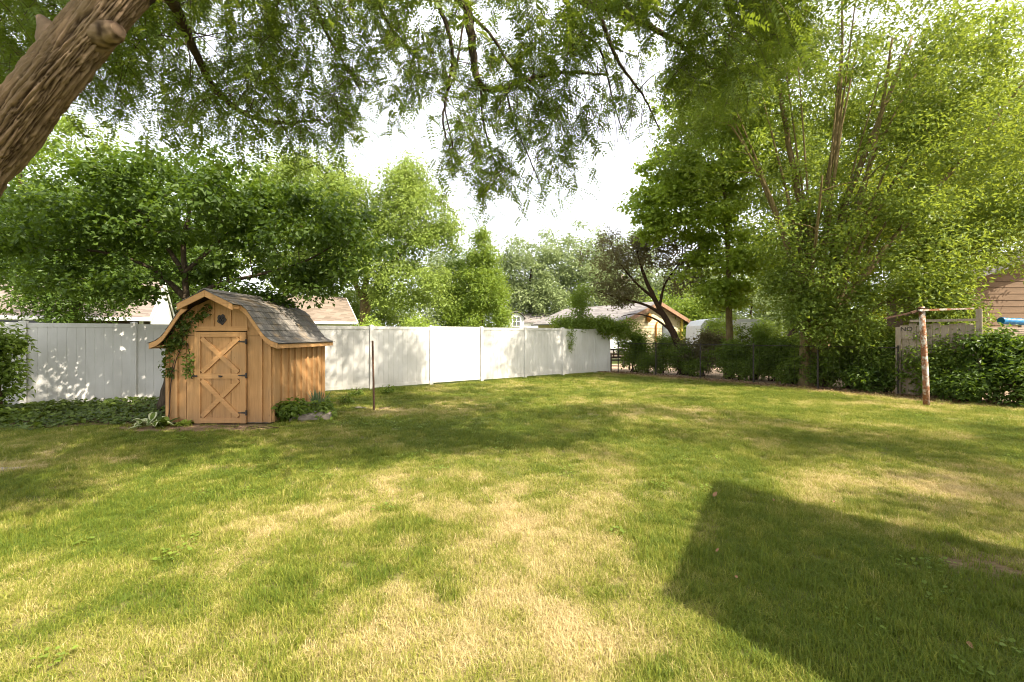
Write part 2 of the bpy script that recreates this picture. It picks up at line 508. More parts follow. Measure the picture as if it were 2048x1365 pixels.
M['far_ground'] = soil_mat('far_ground', (0.10, 0.13, 0.03), (0.16, 0.18, 0.05), (0.24, 0.21, 0.09))

def lawn_mat():
    m, t, out = new_mat('lawn')
    d = attr(t, 'dry'); s = attr(t, 'bare')
    n = noise_tex(t, 30, 6, 0.75, geo_pos(t))
    g = ramp(t, [(0.3, (0.045, 0.060, 0.014)), (0.7, (0.13, 0.14, 0.035))], n)
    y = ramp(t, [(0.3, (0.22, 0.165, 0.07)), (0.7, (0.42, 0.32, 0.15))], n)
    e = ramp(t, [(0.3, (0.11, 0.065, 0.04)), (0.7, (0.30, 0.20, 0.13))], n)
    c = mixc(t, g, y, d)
    c = mixc(t, c, e, s)
    principled(t, out, c, 0.95, bump(t, n, 0.8, 0.02), 0.1)
    return m
M['lawn'] = lawn_mat()

def grass_mat():
    m, t, out = new_mat('grass_blades')
    d = attr(t, 'dry', 'INSTANCER'); r = attr(t)
    ad = N(t, 'ShaderNodeMath', operation='MULTIPLY_ADD'); ad.inputs[1].default_value = 0.55; ad.use_clamp = True
    t.links.new(r, ad.inputs[0])
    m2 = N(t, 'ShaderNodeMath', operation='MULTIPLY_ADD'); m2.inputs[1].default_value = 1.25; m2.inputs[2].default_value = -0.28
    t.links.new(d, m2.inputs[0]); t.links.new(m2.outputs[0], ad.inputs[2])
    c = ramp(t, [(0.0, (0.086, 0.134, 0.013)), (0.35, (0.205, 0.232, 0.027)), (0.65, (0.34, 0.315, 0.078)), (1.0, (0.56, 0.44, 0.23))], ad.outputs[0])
    p = N(t, 'ShaderNodeBsdfPrincipled')
    t.links.new(c, p.inputs['Base Color'])
    p.inputs['Roughness'].default_value = 0.55
    p.inputs['Specular IOR Level'].default_value = 0.25
    tr = N(t, 'ShaderNodeBsdfTranslucent')
    t.links.new(mixc(t, c, (0.42, 0.42, 0.06), 0.4), tr.inputs[0])
    mx = N(t, 'ShaderNodeMixShader'); mx.inputs[0].default_value = 0.35
    t.links.new(p.outputs[0], mx.inputs[1]); t.links.new(tr.outputs[0], mx.inputs[2])
    t.links.new(mx.outputs[0], out.inputs[0])
    return m
M['grass'] = grass_mat()

# ------------------------------------------------------------------ ground, lawn, beds
g = Geo()
g.add([(-900, -300, -0.03), (900, -300, -0.03), (900, 1500, -0.03), (-900, 1500, -0.03)], [(0, 1, 2, 3)])
g.build('ground', M['far_ground'], kind='structure')

FENCE_L = [(-11.49, 8.12), (-9.99, 9.0), (-8.49, 9.88), (-6.99, 10.75), (-5.48, 11.62), (-3.985, 12.48)]
FENCE_R = [(-3.985 + 1.483 * k, 12.48 + 1.111 * k) for k in range(6)]
FENCE = FENCE_L + FENCE_R[1:] + [(4.02, 18.32)]
BND_A, BND_D = np.array([4.0, 18.6]), np.array([0.63, -0.78]) / math.hypot(0.63, 0.78)

def fence_y(x):
    fx = [p[0] for p in FENCE]; fy = [p[1] for p in FENCE]
    return np.interp(x, fx, fy)

def bnd_dist(x, y):
    """metres inside the side boundary (positive on our lawn)"""
    nx, ny = -BND_D[1], BND_D[0]
    return -((x - BND_A[0]) * nx + (y - BND_A[1]) * ny)

SHED = (-6.0, -4.177, 7.65, 9.76)

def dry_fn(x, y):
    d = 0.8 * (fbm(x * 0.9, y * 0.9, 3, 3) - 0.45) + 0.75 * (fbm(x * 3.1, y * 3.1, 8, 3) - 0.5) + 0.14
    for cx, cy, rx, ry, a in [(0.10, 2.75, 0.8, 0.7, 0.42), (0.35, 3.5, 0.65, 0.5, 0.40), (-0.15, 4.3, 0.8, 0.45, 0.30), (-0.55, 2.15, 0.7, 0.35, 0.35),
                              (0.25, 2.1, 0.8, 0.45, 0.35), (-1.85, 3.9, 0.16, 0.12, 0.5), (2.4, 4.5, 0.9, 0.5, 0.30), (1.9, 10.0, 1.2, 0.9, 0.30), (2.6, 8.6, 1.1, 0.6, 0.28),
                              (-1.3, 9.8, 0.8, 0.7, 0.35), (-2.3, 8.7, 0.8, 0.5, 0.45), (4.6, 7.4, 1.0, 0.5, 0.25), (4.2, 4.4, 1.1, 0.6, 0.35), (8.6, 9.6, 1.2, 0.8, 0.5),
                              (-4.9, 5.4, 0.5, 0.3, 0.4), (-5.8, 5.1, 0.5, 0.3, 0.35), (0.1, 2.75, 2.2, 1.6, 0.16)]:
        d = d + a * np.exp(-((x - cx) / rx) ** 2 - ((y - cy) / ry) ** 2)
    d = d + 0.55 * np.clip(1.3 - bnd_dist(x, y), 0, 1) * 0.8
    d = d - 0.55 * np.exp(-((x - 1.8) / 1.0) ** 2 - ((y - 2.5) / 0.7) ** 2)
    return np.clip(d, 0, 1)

def bare_fn(x, y):
    n = fbm(x * 2.2, y * 2.2, 11, 3)
    b = 0.62 * np.exp(-((x - 3.3) / 0.6) ** 2 - ((y - 2.9) / 0.6) ** 2)
    b = b + 0.5 * np.exp(-((x - 5.4) / 0.8) ** 2 - ((y - 4.8) / 0.6) ** 2)
    b = b + 1.1 * np.exp(-((x + 6.0) / 0.45) ** 2 - ((y - 4.9) / 0.22) ** 2)
    b = b + 0.8 * np.exp(-((x + 2.62) / 0.45) ** 2 - ((y - 9.25) / 0.35) ** 2)
    b = b + 1.6 * np.clip(0.75 - bnd_dist(x, y), 0, 1)
    # worn soil along the foot of the shed
    fx = np.clip((x - (-6.7)) / 0.6, 0, 1) * np.clip((-3.5 - x) / 0.9, 0, 1)
    b = b + 2.1 * fx * np.exp(-((y - 7.36) / 0.34) ** 2)
    return np.clip((b - 0.42 + (n - 0.5) * 1.3) * 1.5, 0, 0.93) * (b > 0.12)

# lawn sheet with a fine grid so dry and bare patches follow the grass
xs = np.arange(-14.0, 14.01, 0.125); ys = np.arange(-1.0, 19.51, 0.125)
gx, gy = np.meshgrid(xs, ys)
keep = (gy < fence_y(gx) + 0.25) & (bnd_dist(gx, gy) > -0.35)
hz_ = 0.035 * (fbm(gx * 0.5, gy * 0.5, 21, 3) - 0.5) + 0.012 * (fbm(gx * 2, gy * 2, 25, 2) - 0.5)
nx_, ny_ = len(xs), len(ys)
idx = np.arange(nx_ * ny_).reshape(ny_, nx_)
q = np.stack([idx[:-1, :-1], idx[:-1, 1:], idx[1:, 1:], idx[1:, :-1]], -1).reshape(-1, 4)
kq = (keep[:-1, :-1] & keep[:-1, 1:] & keep[1:, 1:] & keep[1:, :-1]).ravel()
g = Geo(); g.add(np.stack([gx.ravel(), gy.ravel(), hz_.ravel()], 1), q[kq])
lawn = g.build('lawn', M['lawn'], smooth=True, kind='structure')
for nm, fn in (('dry', dry_fn), ('bare', bare_fn)):
    a = lawn.data.attributes.new(nm, 'FLOAT', 'POINT')
    a.data.foreach_set('value', fn(gx, gy).ravel().astype(np.float32))

def lawn_h(x, y):
    return 0.035 * (fbm(x * 0.5, y * 0.5, 21, 3) - 0.5) + 0.012 * (fbm(x * 2, y * 2, 25, 2) - 0.5)

# neighbours' ground beyond the side boundary
g = Geo()
p0 = BND_A + BND_D * -3; p1 = BND_A + BND_D * 30
nrm = np.array([-BND_D[1], BND_D[0]])
pts = [p0 + nrm * 0.1, p1 + nrm * 0.1, p1 + nrm * 16, p0 + nrm * 16]
g.add([(p[0], p[1], -0.012) for p in pts], [(0, 1, 2, 3)])
g.build('neighbouring_yard_ground', M['dry_yard'], kind='structure')

# ------------------------------------------------------------------ white vinyl fence
fence = thing('vinyl_fence', 'long white vinyl privacy fence across the back of the lawn', 'fence', (FENCE[3][0], FENCE[3][1], 0))
H_F = 1.83
rng = np.random.default_rng(4)
board_cache = {}
for k, (x, y) in enumerate(FENCE):
    ang = math.atan2(FENCE[min(k + 1, len(FENCE) - 1)][1] - FENCE[max(k - 1, 0)][1], FENCE[min(k + 1, len(FENCE) - 1)][0] - FENCE[max(k - 1, 0)][0])
    p = Geo(); p.box((x, y, H_F / 2 - 0.01), (0.105, 0.105, H_F - 0.02), rz=ang, r=rng.uniform(0.6, 1))
    post = p.build('post', M['vinyl'], fence)
    c = Geo(); c.box((x, y, H_F - 0.013), (0.118, 0.118, 0.014), rz=ang)
    ca, sa = math.cos(ang), math.sin(ang)
    b4 = [(-0.055, -0.055), (0.055, -0.055), (0.055, 0.055), (-0.055, 0.055)]
    c.add([(x + u * ca - v * sa, y + u * sa + v * ca, H_F - 0.006) for u, v in b4] + [(x, y, H_F + 0.012)], np.array([(0, 1, 4), (1, 2, 4), (2, 3, 4), (3, 0, 4)]))
    c.build('post_cap', M['vinyl'], post)
for k in range(len(FENCE) - 1):
    a = np.array(FENCE[k]); b = np.array(FENCE[k + 1]); d = b - a; L = np.linalg.norm(d); d /= L
    ang = math.atan2(d[1], d[0])
    dz = rng.uniform(-0.012, 0.012)
    for zc, hh in ((H_F - 0.07 + dz, 0.085), (0.105 + dz, 0.09)):
        r = Geo(); m2 = (a + b) / 2
        r.box((m2[0], m2[1], zc), (L - 0.108, 0.046, hh), rz=ang, r=0.95)
        r.build('rail', M['vinyl'], fence)
    nb = max(2, int(round((L - 0.11) / 0.15)))
    bw = (L - 0.112) / nb
    key = round(bw, 3)
    if key not in board_cache:
        variants = []
        for vv in range(4):
            bm = Geo(); t_ = 0.011; hw = bw / 2; ch = 0.006
            z0, z1 = 0.151, H_F - 0.114
            prof = [(-hw + 0.0001, -t_ + 0.005), (-hw + ch, -t_), (hw - ch, -t_), (hw - 0.0001, -t_ + 0.005), (hw - 0.0001, t_ - 0.005), (hw - ch, t_), (-hw + ch, t_), (-hw + 0.0001, t_ - 0.005)]
            bm.prism([(u, v, z0) for u, v in prof], (0, 0, z1 - z0))
            me = bm.mesh('board', M['vinyl'])
            me.attributes['rnd'].data.foreach_set('value', np.full(len(me.vertices), rng.uniform(0.3, 1), np.float32))
            variants.append(me)
        board_cache[key] = variants
    for i in range(nb):
        c = a + d * (0.056 + bw * (i + 0.5))
        off = rng.uniform(-0.0004, 0.0004)
        place(board_cache[key][int(rng.integers(4))], 'board', fence, Matrix.Translation((c[0] - d[1] * off, c[1] + d[0] * off, dz)) @ Matrix.Rotation(ang, 4, 'Z'))

# ------------------------------------------------------------------ shed
X0, X1, Y0, Y1 = SHED
XC = (X0 + X1) / 2
shed = thing('garden_shed', 'small brown wooden barn-style shed with grey shingled gambrel roof', 'shed', (XC, (Y0 + Y1) / 2, 0))
PROF = [(0.0, 2.30), (0.46, 2.075), (0.56, 1.99), (0.86, 1.555), (0.97, 1.465), (1.10, 1.415)]     # half width, roof top height
def prof_z(u):
    return np.interp(abs(u), [p[0] for p in PROF], [p[1] for p in PROF])
def wall_board(name, mat, xa, xb, z0, y, th, parent, ztop=None, r=0.5):
    """vertical board of the gable wall: its head follows the roof"""
    if ztop is None:
        ks = sorted([xa, xb] + [XC + s * p[0] for p in PROF for s in (-1, 1) if xa + 0.005 < XC + s * p[0] < xb - 0.005] + ([XC] if xa < XC < xb else []))
        top = [(x, y, prof_z(x - XC) - 0.05) for x in dict.fromkeys(ks)]
    else:
        top = [(xa, y, ztop), (xb, y, ztop)]
    poly = [(xb, y, z0), (xa, y, z0)] + top
    gg = Geo(); gg.prism(poly, (0, th, 0))
    gg.r[-1][:] = r
    return gg.build(name, mat, parent)
rng = np.random.default_rng(8)
DX0, DX1, DZ0, DZ1 = -5.49, -4.605, 0.015, 1.60       # door leaf
# gable wall boards, upper row over the seam and lower row beside the door
edges = np.linspace(X0, DX0 - 0.0, 4)
for xa, xb in zip(edges[:-1], edges[1:]):
    wall_board('board', M['shed_wood'], xa + 0.005, xb - 0.005, 0.03, Y0, 0.03, shed, 1.528, rng.uniform(0.3, 1))
    wall_board('board', M['shed_wood'], xa + 0.005, xb - 0.005, 1.534, Y0 - 0.004, 0.03, shed, None, rng.uniform(0.3, 1))
edges = [DX1, -4.34, X1]
for xa, xb in zip(edges[:-1], edges[1:]):
    wall_board('board', M['shed_wood'], xa + 0.005, xb - 0.005, 0.03, Y0, 0.03, shed, min(1.528, prof_z(max(abs(xa - XC), abs(xb - XC))) - 0.05), rng.uniform(0.3, 1))
wall_board('board', M['shed_wood'], DX1 + 0.002, -4.40, 1.534, Y0 - 0.004, 0.03, shed, None, 0.6)
edges = [DX0, -5.20, -4.90, DX1]
for xa, xb in zip(edges[:-1], edges[1:]):
    wall_board('board', M['shed_wood'], xa + 0.005, xb - 0.005, 1.62, Y0 + 0.004, 0.03, shed, None, rng.uniform(0.4, 1))
for xb in (DX0 + 0.01, -5.20, -4.90, DX1 - 0.01):
    wall_board('batten', M['shed_wood'], xb - 0.024, xb + 0.024, 1.625, Y0 - 0.014, 0.017, shed, None, 0.9)
for xb in (-4.352, X0 + 0.03, X1 - 0.022, -5.82):
    z1 = prof_z(xb - XC) - 0.07
    gg = Geo(); gg.box((xb, Y0 - 0.015, (0.03 + z1) / 2), (0.045, 0.028, z1 - 0.03), r=0.9); gg.build('batten', M['shed_wood'], shed)
gg = Geo(); gg.box(((DX0 + DX1) / 2, Y0 - 0.020, 1.655), (DX1 - DX0 + 0.05, 0.03, 0.075), r=0.9); gg.build('door_header', M['shed_trim'], shed)
# door with frame, braces, hinges and latch
door = Geo()
for i, (xa, xb) in enumerate([(DX0, -5.20), (-5.20, -4.87), (-4.87, DX1)]):
    d2 = Geo(); d2.box(((xa + xb) / 2, Y0 - 0.012, (DZ0 + DZ1) / 2), (xb - xa - 0.012, 0.022, DZ1 - DZ0), r=0.3 + 0.3 * i)
    if i == 0:
        door = d2.build('door', M['shed_wood'], shed)
    else:
        d2.build('door_plank', M['shed_wood'], door)
yd = Y0 - 0.033
sw = 0.10
def dpiece(name, c, s, r=0.9, mat='shed_trim', m=None):
    gg = Geo(); gg.box(c, s, r=r, m=m); return gg.build(name, M[mat], door)
zm = 0.835
dpiece('stile', (DX0 + sw / 2, yd, (DZ0 + DZ1) / 2), (sw, 0.022, DZ1 - DZ0), 0.85, 'shed_wood')
dpiece('stile', (DX1 - sw / 2, yd, (DZ0 + DZ1) / 2), (sw, 0.022, DZ1 - DZ0), 0.75, 'shed_wood')
for zc in (DZ1 - 0.045, zm, DZ0 + 0.05):
    dpiece('door_rail', ((DX0 + DX1) / 2, yd, zc), (DX1 - DX0 - 2 * sw - 0.004, 0.024, 0.09), 0.95)
for za, zb in ((zm + 0.047, DZ1 - 0.092), (DZ0 + 0.097, zm - 0.047)):
    xa, xb = DX0 + sw + 0.004, DX1 - sw - 0.004
    for s, yy in ((1, yd - 0.005), (-1, yd - 0.001)):
        a = np.array([xa, yy, zb if s > 0 else za]); b = np.array([xb, yy, za if s > 0 else zb])
        d = unit(b - a); up = np.array([-d[2], 0, d[0]]); w = 0.038
        # parallelogram cut to the frame corners
        L = np.linalg.norm(b - a)
        gg = Geo(); gg.bar(a + d * 0.03, b - d * 0.03, 0.030, 0.075, up=up, r=0.85)
        gg.build('brace', M['shed_trim'], door)
for zc in (1.43, zm + 0.01, 0.20):
    h = Geo()
    h.box((DX1 + 0.012, yd - 0.014, zc), (0.03, 0.012, 0.085), r=0.4)
    h.prism([(DX1 - 0.004, yd - 0.018, zc + 0.018), (DX1 - 0.004, yd - 0.018, zc - 0.018), (DX1 - 0.13, yd - 0.018, zc - 0.006), (DX1 - 0.13, yd - 0.018, zc + 0.006)], (0, 0.006, 0))
    h.tube([(DX1 + 0.012, yd - 0.022, zc - 0.045), (DX1 + 0.012, yd - 0.022, zc + 0.045)], 0.009, 8)
    h.build('hinge', M['iron'], door)
h = Geo(); h.box((DX0 + 0.0, yd - 0.014, zm), (0.10, 0.012, 0.03)); h.tube([(DX0 - 0.03, yd - 0.02, zm - 0.05), (DX0 - 0.03, yd - 0.035, zm - 0.02), (DX0 - 0.03, yd - 0.02, zm + 0.01)], 0.008, 6)
h.build('latch', M['iron'], door)
h = Geo(); h.box(((DX0 + DX1) / 2 + 0.01, yd - 0.02, zm - 0.01), (0.05, 0.02, 0.022)); h.tube([((DX0 + DX1) / 2 - 0.015, yd - 0.03, zm + 0.01), ((DX0 + DX1) / 2 + 0.06, yd - 0.035, zm)], 0.007, 6)
h.build('handle', M['iron'], door)
# cast plaque with a lobed outline above the door
pl = Geo()
ang = np.linspace(0, 2 * math.pi, 29)[:-1]
rr = 0.078 + 0.009 * np.cos(5 * ang + 0.6) + 0.004 * np.cos(9 * ang)
c0 = np.array([-5.045, Y0 - 0.012, 1.815])
pl.prism(np.stack([c0[0] + rr * 0.95 * np.cos(ang), np.full(28, c0[1]), c0[2] + rr * 1.1 * np.sin(ang)], 1), (0, 0.012, 0))
ring = np.stack([c0[0] + 0.045 * np.cos(ang), np.full(28, c0[1] - 0.004), c0[2] + 0.048 * np.sin(ang)], 1)
pl.tube(np.vstack([ring, ring[:1]]), 0.008, 6)
for u, v, s in ((-0.02, 0.02, 0.012), (0.02, 0.02, 0.012), (0, -0.012, 0.018)):
    pl.tube([(c0[0] + u, c0[1] + 0.003, c0[2] + v), (c0[0] + u, c0[1] - 0.014, c0[2] + v)], [s, s * 0.5], 8)
pl.build('plaque', M['iron'], shed)
# side walls
HS = 1.415
ybat = [Y0 + 0.03, 7.97, 8.235, 8.47, 8.72, 8.95, 9.19, 9.42, 9.66, Y1 - 0.02]
for side, xw in ((1, X1), (-1, X0)):
    ye = [Y0 + 0.032] + ybat[1:-1] + [Y1]
    for ya, yb in zip(ye[:-1], ye[1:]):
        gg = Geo(); gg.box((xw - side * 0.016, (ya + yb) / 2, 0.03 + (HS - 0.03) / 2), (0.03, yb - ya - 0.010, HS - 0.03), r=rng.uniform(0.2, 1)); gg.build('board', M['shed_wood'], shed)
    for yb in ybat:
        gg = Geo(); gg.box((xw + side * 0.015, yb, 0.03 + (HS - 0.04) / 2), (0.028, 0.05, HS - 0.04), r=rng.uniform(0.6, 1)); gg.build('batten', M['shed_wood'], shed)
gg = Geo(); gg.prism([(X1 - 0.035, Y1, 0.03), (X0 + 0.035, Y1, 0.03)] + [(XC + s * u, Y1, z - 0.05) for s, u, z in [(-1, 0.86, 1.555), (-1, 0.56, 1.99), (-1, 0.46, 2.075), (1, 0, 2.3), (1, 0.46, 2.075), (1, 0.56, 1.99), (1, 0.86, 1.555)]], (0, -0.03, 0)); gg.build('rear_wall', M['shed_wood'], shed)
gg = Geo(); gg.box((XC, (Y0 + Y1) / 2, 0.02), (X1 - X0 - 0.07, Y1 - Y0 - 0.05, 0.03)); gg.build('floor_deck', M['grey_wood'], shed)
gg = Geo(); gg.tube([(X1 + 0.02, 8.05, 1.30), (X1 + 0.05, 8.12, 1.31), (X1 + 0.05, 8.36, 1.315), (X1 + 0.02, 8.42, 1.31)], 0.007, 6); gg.build('hook_rail', M['iron'], shed)
# roof deck, fascia and shingles
YF_LOW, YF_TOP, YB = 7.51, 7.30, Y1 + 0.05
def roof_slab(us, y0):
    gg = Geo()
    for s in (1, -1):
        for (u0, z0), (u1, z1) in zip(us[:-1], us[1:]):
            a = [(XC + s * u0, y0, z0 - 0.03), (XC + s * u1, y0, z1 - 0.03), (XC + s * u1, y0, z1 - 0.012), (XC + s * u0, y0, z0 - 0.012)]
            gg.prism(a, (0, YB - y0, 0))
    return gg
roof = roof_slab(PROF[:2], YF_TOP).build('roof', M['dark_wood'], shed)
roof_slab(PROF[1:], YF_LOW).build('roof_deck', M['dark_wood'], roof)
def fascia(us, y0, th, dep, y_off, name='fascia'):
    for s in (1, -1):
        top = [(XC + s * u, y0, z - 0.014) for u, z in us]
        bot = [(XC + s * u, y0, z - 0.014 - dep) for u, z in us][::-1]
        gg = Geo()
        for i in range(len(us) - 1):
            gg.prism([top[i], top[i + 1], bot[len(us) - 2 - i], bot[len(us) - 1 - i]], (0, th, 0))
        gg.r = [np.full(len(q_), 0.9) for q_ in gg.r]
        gg.build(name, M['shed_trim'], roof)
fascia([(0.002, 2.30), (0.46, 2.075)], YF_TOP - 0.022, 0.022, 0.105, 0)
fascia([(0.44, 2.087), (0.56, 1.99), (0.86, 1.555), (0.97, 1.465), (1.095, 1.415)], YF_LOW - 0.022, 0.022, 0.092, 0)
gg = Geo()
for s in (1, -1):      # hood cheek closing the step between the two roof lengths
    gg.prism([(XC + s * 0.44, YF_TOP + 0.001, 2.055), (XC + s * 0.44, YF_LOW, 2.055), (XC + s * 0.44, YF_LOW, 1.98), (XC + s * 0.44, YF_TOP + 0.001, 1.98)], (s * 0.015, 0, 0))
gg.build('hood_cheek', M['shed_trim'], roof)
for s in (1, -1):
    gg = Geo(); gg.box((XC + s * 1.085, (YF_LOW + YB) / 2, 1.356), (0.022, YB - YF_LOW - 0.002, 0.088), r=0.85); gg.build('eave_board', M['shed_trim'], roof)
gg = Geo()
gg.prism([(XC - 1.07, YF_LOW + 0.01, 1.325), (XC - 0.86, YF_LOW + 0.01, 1.36), (XC - 0.86, YF_LOW + 0.01, 1.375), (XC - 1.07, YF_LOW + 0.01, 1.34)], (0, YB - YF_LOW - 0.02, 0))
gg.prism([(XC + 1.07, YF_LOW + 0.01, 1.325), (XC + 0.86, YF_LOW + 0.01, 1.36), (XC + 0.86, YF_LOW + 0.01, 1.375), (XC + 1.07, YF_LOW + 0.01, 1.34)], (0, YB - YF_LOW - 0.02, 0))
gg.build('soffit', M['shed_trim'], roof)
# shingles: courses along the curved slope
pu = np.array(PROF); seg = np.hypot(np.diff(pu[:, 0]), np.diff(pu[:, 1])); cl = np.concatenate([[0], np.cumsum(seg)]); LT = cl[-1] + 0.02
def prof_at(s):
    return np.array([np.interp(s, cl, pu[:, 0]), np.interp(s, cl, pu[:, 1])])
NR = 11; ex = LT / NR; TW = 0.155
sh_mesh = []
for v in range(5):
    gg = Geo(); w = TW / 2 - 0.003; lo = ex * 0.52 + rng.uniform(0, 0.004)
    # local x along eave, y down the slope, z outwards; the butt end stands proud
    vv = [(-w, -ex * 0.55, 0.0), (w, -ex * 0.55, 0.0), (w, lo, 0.004), (-w, lo, 0.004), (-w, -ex * 0.55, 0.003), (w, -ex * 0.55, 0.003), (w, lo, 0.0125), (-w, lo, 0.0125)]
    gg.add(vv, [(0, 3, 2, 1), (4, 5, 6, 7), (0, 1, 5, 4), (1, 2, 6, 5), (2, 3, 7, 6), (3, 0, 4, 7)], rng.uniform(0.1, 1))
    sh_mesh.append(gg.mesh('shingle', M['shingle']))
left = Geo()
for r_ in range(NR):
    s0 = (r_ + 0.5) * ex
    p = prof_at(s0); t2 = unit(prof_at(s0 + ex * 0.5) - prof_at(s0 - ex * 0.5))
    y_start = YF_TOP - 0.03 if s0 < 0.50 else YF_LOW - 0.03
    for s in (1, -1):
        ax_y = Vector((s * t2[0], 0, t2[1])); ax_x = Vector((0, -s, 0)) if s > 0 else Vector((0, 1, 0))
        ax_z = ax_x.cross(ax_y)
        if ax_z.z < 0:
            ax_x = -ax_x; ax_z = -ax_z
        y = y_start + (TW / 2 if r_ % 2 else 0.0)
        while y < YB + TW * 0.4:
            yc = min(max(y, y_start + TW / 2), YB + 0.03 - TW / 2)
            mt = Matrix(((ax_x.x, ax_y.x, ax_z.x, XC + s * p[0]), (ax_x.y, ax_y.y, ax_z.y, yc), (ax_x.z, ax_y.z, ax_z.z, p[1] - 0.011 + rng.uniform(0, 0.002) + 0.0006 * (r_ % 3)), (0, 0, 0, 1)))
            mt = mt @ Matrix.Rotation(rng.uniform(-0.012, 0.012), 4, 'Z')
            if s > 0:
                place(sh_mesh[int(rng.integers(5))], 'shingle', roof, mt)
            else:
                me = sh_mesh[int(rng.integers(5))]
                co = np.array([mt @ v_.co for v_ in me.vertices])
                left.add(co, [(0, 3, 2, 1), (4, 5, 6, 7), (0, 1, 5, 4), (1, 2, 6, 5), (2, 3, 7, 6), (3, 0, 4, 7)], rng.uniform(0.1, 1))
            y += TW
left.build('shingle_slope', M['shingle'], roof, kind='stuff')
gg = Geo()
for s in (1, -1):
    gg.prism([(XC, YF_TOP - 0.03, 2.312), (XC + s * 0.10, YF_TOP - 0.03, 2.262), (XC + s * 0.10, YF_TOP - 0.03, 2.272), (XC, YF_TOP - 0.03, 2.322)], (0, YB - YF_TOP + 0.05, 0))
gg.build('ridge_cap', M['shingle'], roof)

# ------------------------------------------------------------------ foliage tools
def leaf_quads(P, D, Nn, S, wr=0.5, fold=0.12, droop=0.15):
    n = len(P)
    D = unit(D); side = unit(np.cross(Nn, D)); up = np.cross(D, side)
    S = np.asarray(S)[:, None]
    mid = P + D * S * 0.42
    v = np.stack([P, mid + side * S * wr * 0.5 + up * S * fold, P + D * S - up * S * droop, mid - side * S * wr * 0.5 + up * S * fold], 1)
    f = np.arange(n * 4).reshape(n, 4)
    return v.reshape(-1, 3), f

def rand_dir(rng, n):
    return unit(rng.normal(size=(n, 3)))

def cluster_leaves(geo, rng, centers, crad, nper, size, up=0.9, hang=0.35, wr=0.5, flat=0.75, rndb=None, outward=None):
    centers = np.asarray(centers); k = len(centers)
    crad = np.full(k, crad) if np.isscalar(crad) else crad
    n = k * nper
    idx = np.repeat(np.arange(k), nper)
    off = rng.normal(size=(n, 3)) * 0.5
    ln = np.linalg.norm(off, axis=1, keepdims=True)
    off = off / np.maximum(ln, 1e-6) * np.minimum(ln, 1.15)
    off[:, 2] *= flat
    P = centers[idx] + off * crad[idx][:, None]
    D = rand_dir(rng, n); D[:, 2] = D[:, 2] * 0.5 - hang
    D = unit(D + off * 0.6)
    Nn = rand_dir(rng, n) * 0.65 + unit(off) * 0.75; Nn[:, 2] += up * 0.8
    if outward is not None:
        Nn += unit(P - outward) * 0.5
    S = size * rng.uniform(0.65, 1.3, n)
    v, f = leaf_quads(P, D, Nn, S, wr)
    cl = rng.uniform(0, 1, k)
    r = np.clip(0.55 * rng.uniform(0, 1, n) + 0.45 * cl[idx], 0, 1)
    geo.add(v, f, np.repeat(r, 4))

def catmull(pts, m=8):
    p = np.asarray(pts, float)
    p = np.vstack([2 * p[0] - p[1], p, 2 * p[-1] - p[-2]])
    out = []
    t = np.linspace(0, 1, m, endpoint=False)[:, None]
    for i in range(1, len(p) - 2):
        a, b, c, d = p[i - 1], p[i], p[i + 1], p[i + 2]
        out.append(0.5 * ((2 * b) + (-a + c) * t + (2 * a - 5 * b + 4 * c - d) * t ** 2 + (-a + 3 * b - 3 * c + d) * t ** 3))
    out.append(p[-2][None])
    return np.vstack(out)

def blob_points(rng, blobs):
    out = []
    for (cx, cy, cz, rx, ry, rz, n) in blobs:
        d = rand_dir(rng, n)
        r = 0.35 + 0.65 * rng.uniform(0, 1, n) ** 0.6
        r *= np.array([1 + 0.42 * mnoise.noise(Vector((q_[0] * 1.9 + cx, q_[1] * 1.9 + cy, q_[2] * 1.9 + cz))) for q_ in d])
        out.append(np.array([cx, cy, cz]) + d * r[:, None] * np.array([rx, ry, rz]))
    return np.vstack(out)

def grow(rng, stems, targets, wood, rmax=0.05, rk=0.011, tip=0.004, lift=0.12, avoid_down=1.6):
    """limbs from the stems to every leaf cluster, each joining the nearest wood already grown"""
    npos, nrad = [], []
    for pts, ra in stems:
        npos += list(pts); nrad += list(ra)
    npos = np.array(npos); nrad = np.array(nrad)
    stem0 = npos
    dist = np.array([np.min(np.linalg.norm(stem0 - t_, axis=1)) for t_ in targets])
    cap = len(npos) + len(targets) * 4
    NP = np.zeros((cap, 3)); NRD = np.zeros(cap); n = len(npos)
    NP[:n] = npos; NRD[:n] = nrad
    ts = np.linspace(0, 1, 6)[:, None]
    for i in np.argsort(dist):
        c = targets[i]
        dv = c - NP[:n]
        L = np.linalg.norm(dv, axis=1)
        cost = L + avoid_down * np.maximum(-dv[:, 2], 0) - 0.25 * np.minimum(NRD[:n] * 20, 1)
        j = int(np.argmin(cost)); a = NP[j]; l = L[j]
        if l < 0.05:
            continue
        mid = (a + c) / 2 + rng.normal(size=3) * 0.10 * l + np.array([0, 0, lift * l])
        p = (1 - ts) ** 2 * a + 2 * ts * (1 - ts) * mid + ts ** 2 * c
        r0 = min(NRD[j] * 0.75, rmax, tip + rk * l + 0.004)
        rr_ = np.linspace(r0, tip, 6)
        wood.tube(p, rr_, 5 if r0 > 0.02 else 3, rng.uniform(), cap=False)
        for q_ in (2, 3, 4, 5):
            NP[n] = p[q_]; NRD[n] = rr_[q_]; n += 1

def stem_path(pts, r0, r1, m=7, wob=0.0, rng=None, flare=0.0):
    p = catmull(pts, m)
    k = len(p)
    t = np.linspace(0, 1, k)
    if wob and rng is not None:
        p[1:-1] += rng.normal(size=(k - 2, 3)) * wob
    ra = r0 + (r1 - r0) * t ** 0.85
    if flare:
        h = p[:, 2] - p[0, 2]
        ra = ra * (1 + flare * np.exp(-h / 0.25))
    return p, ra

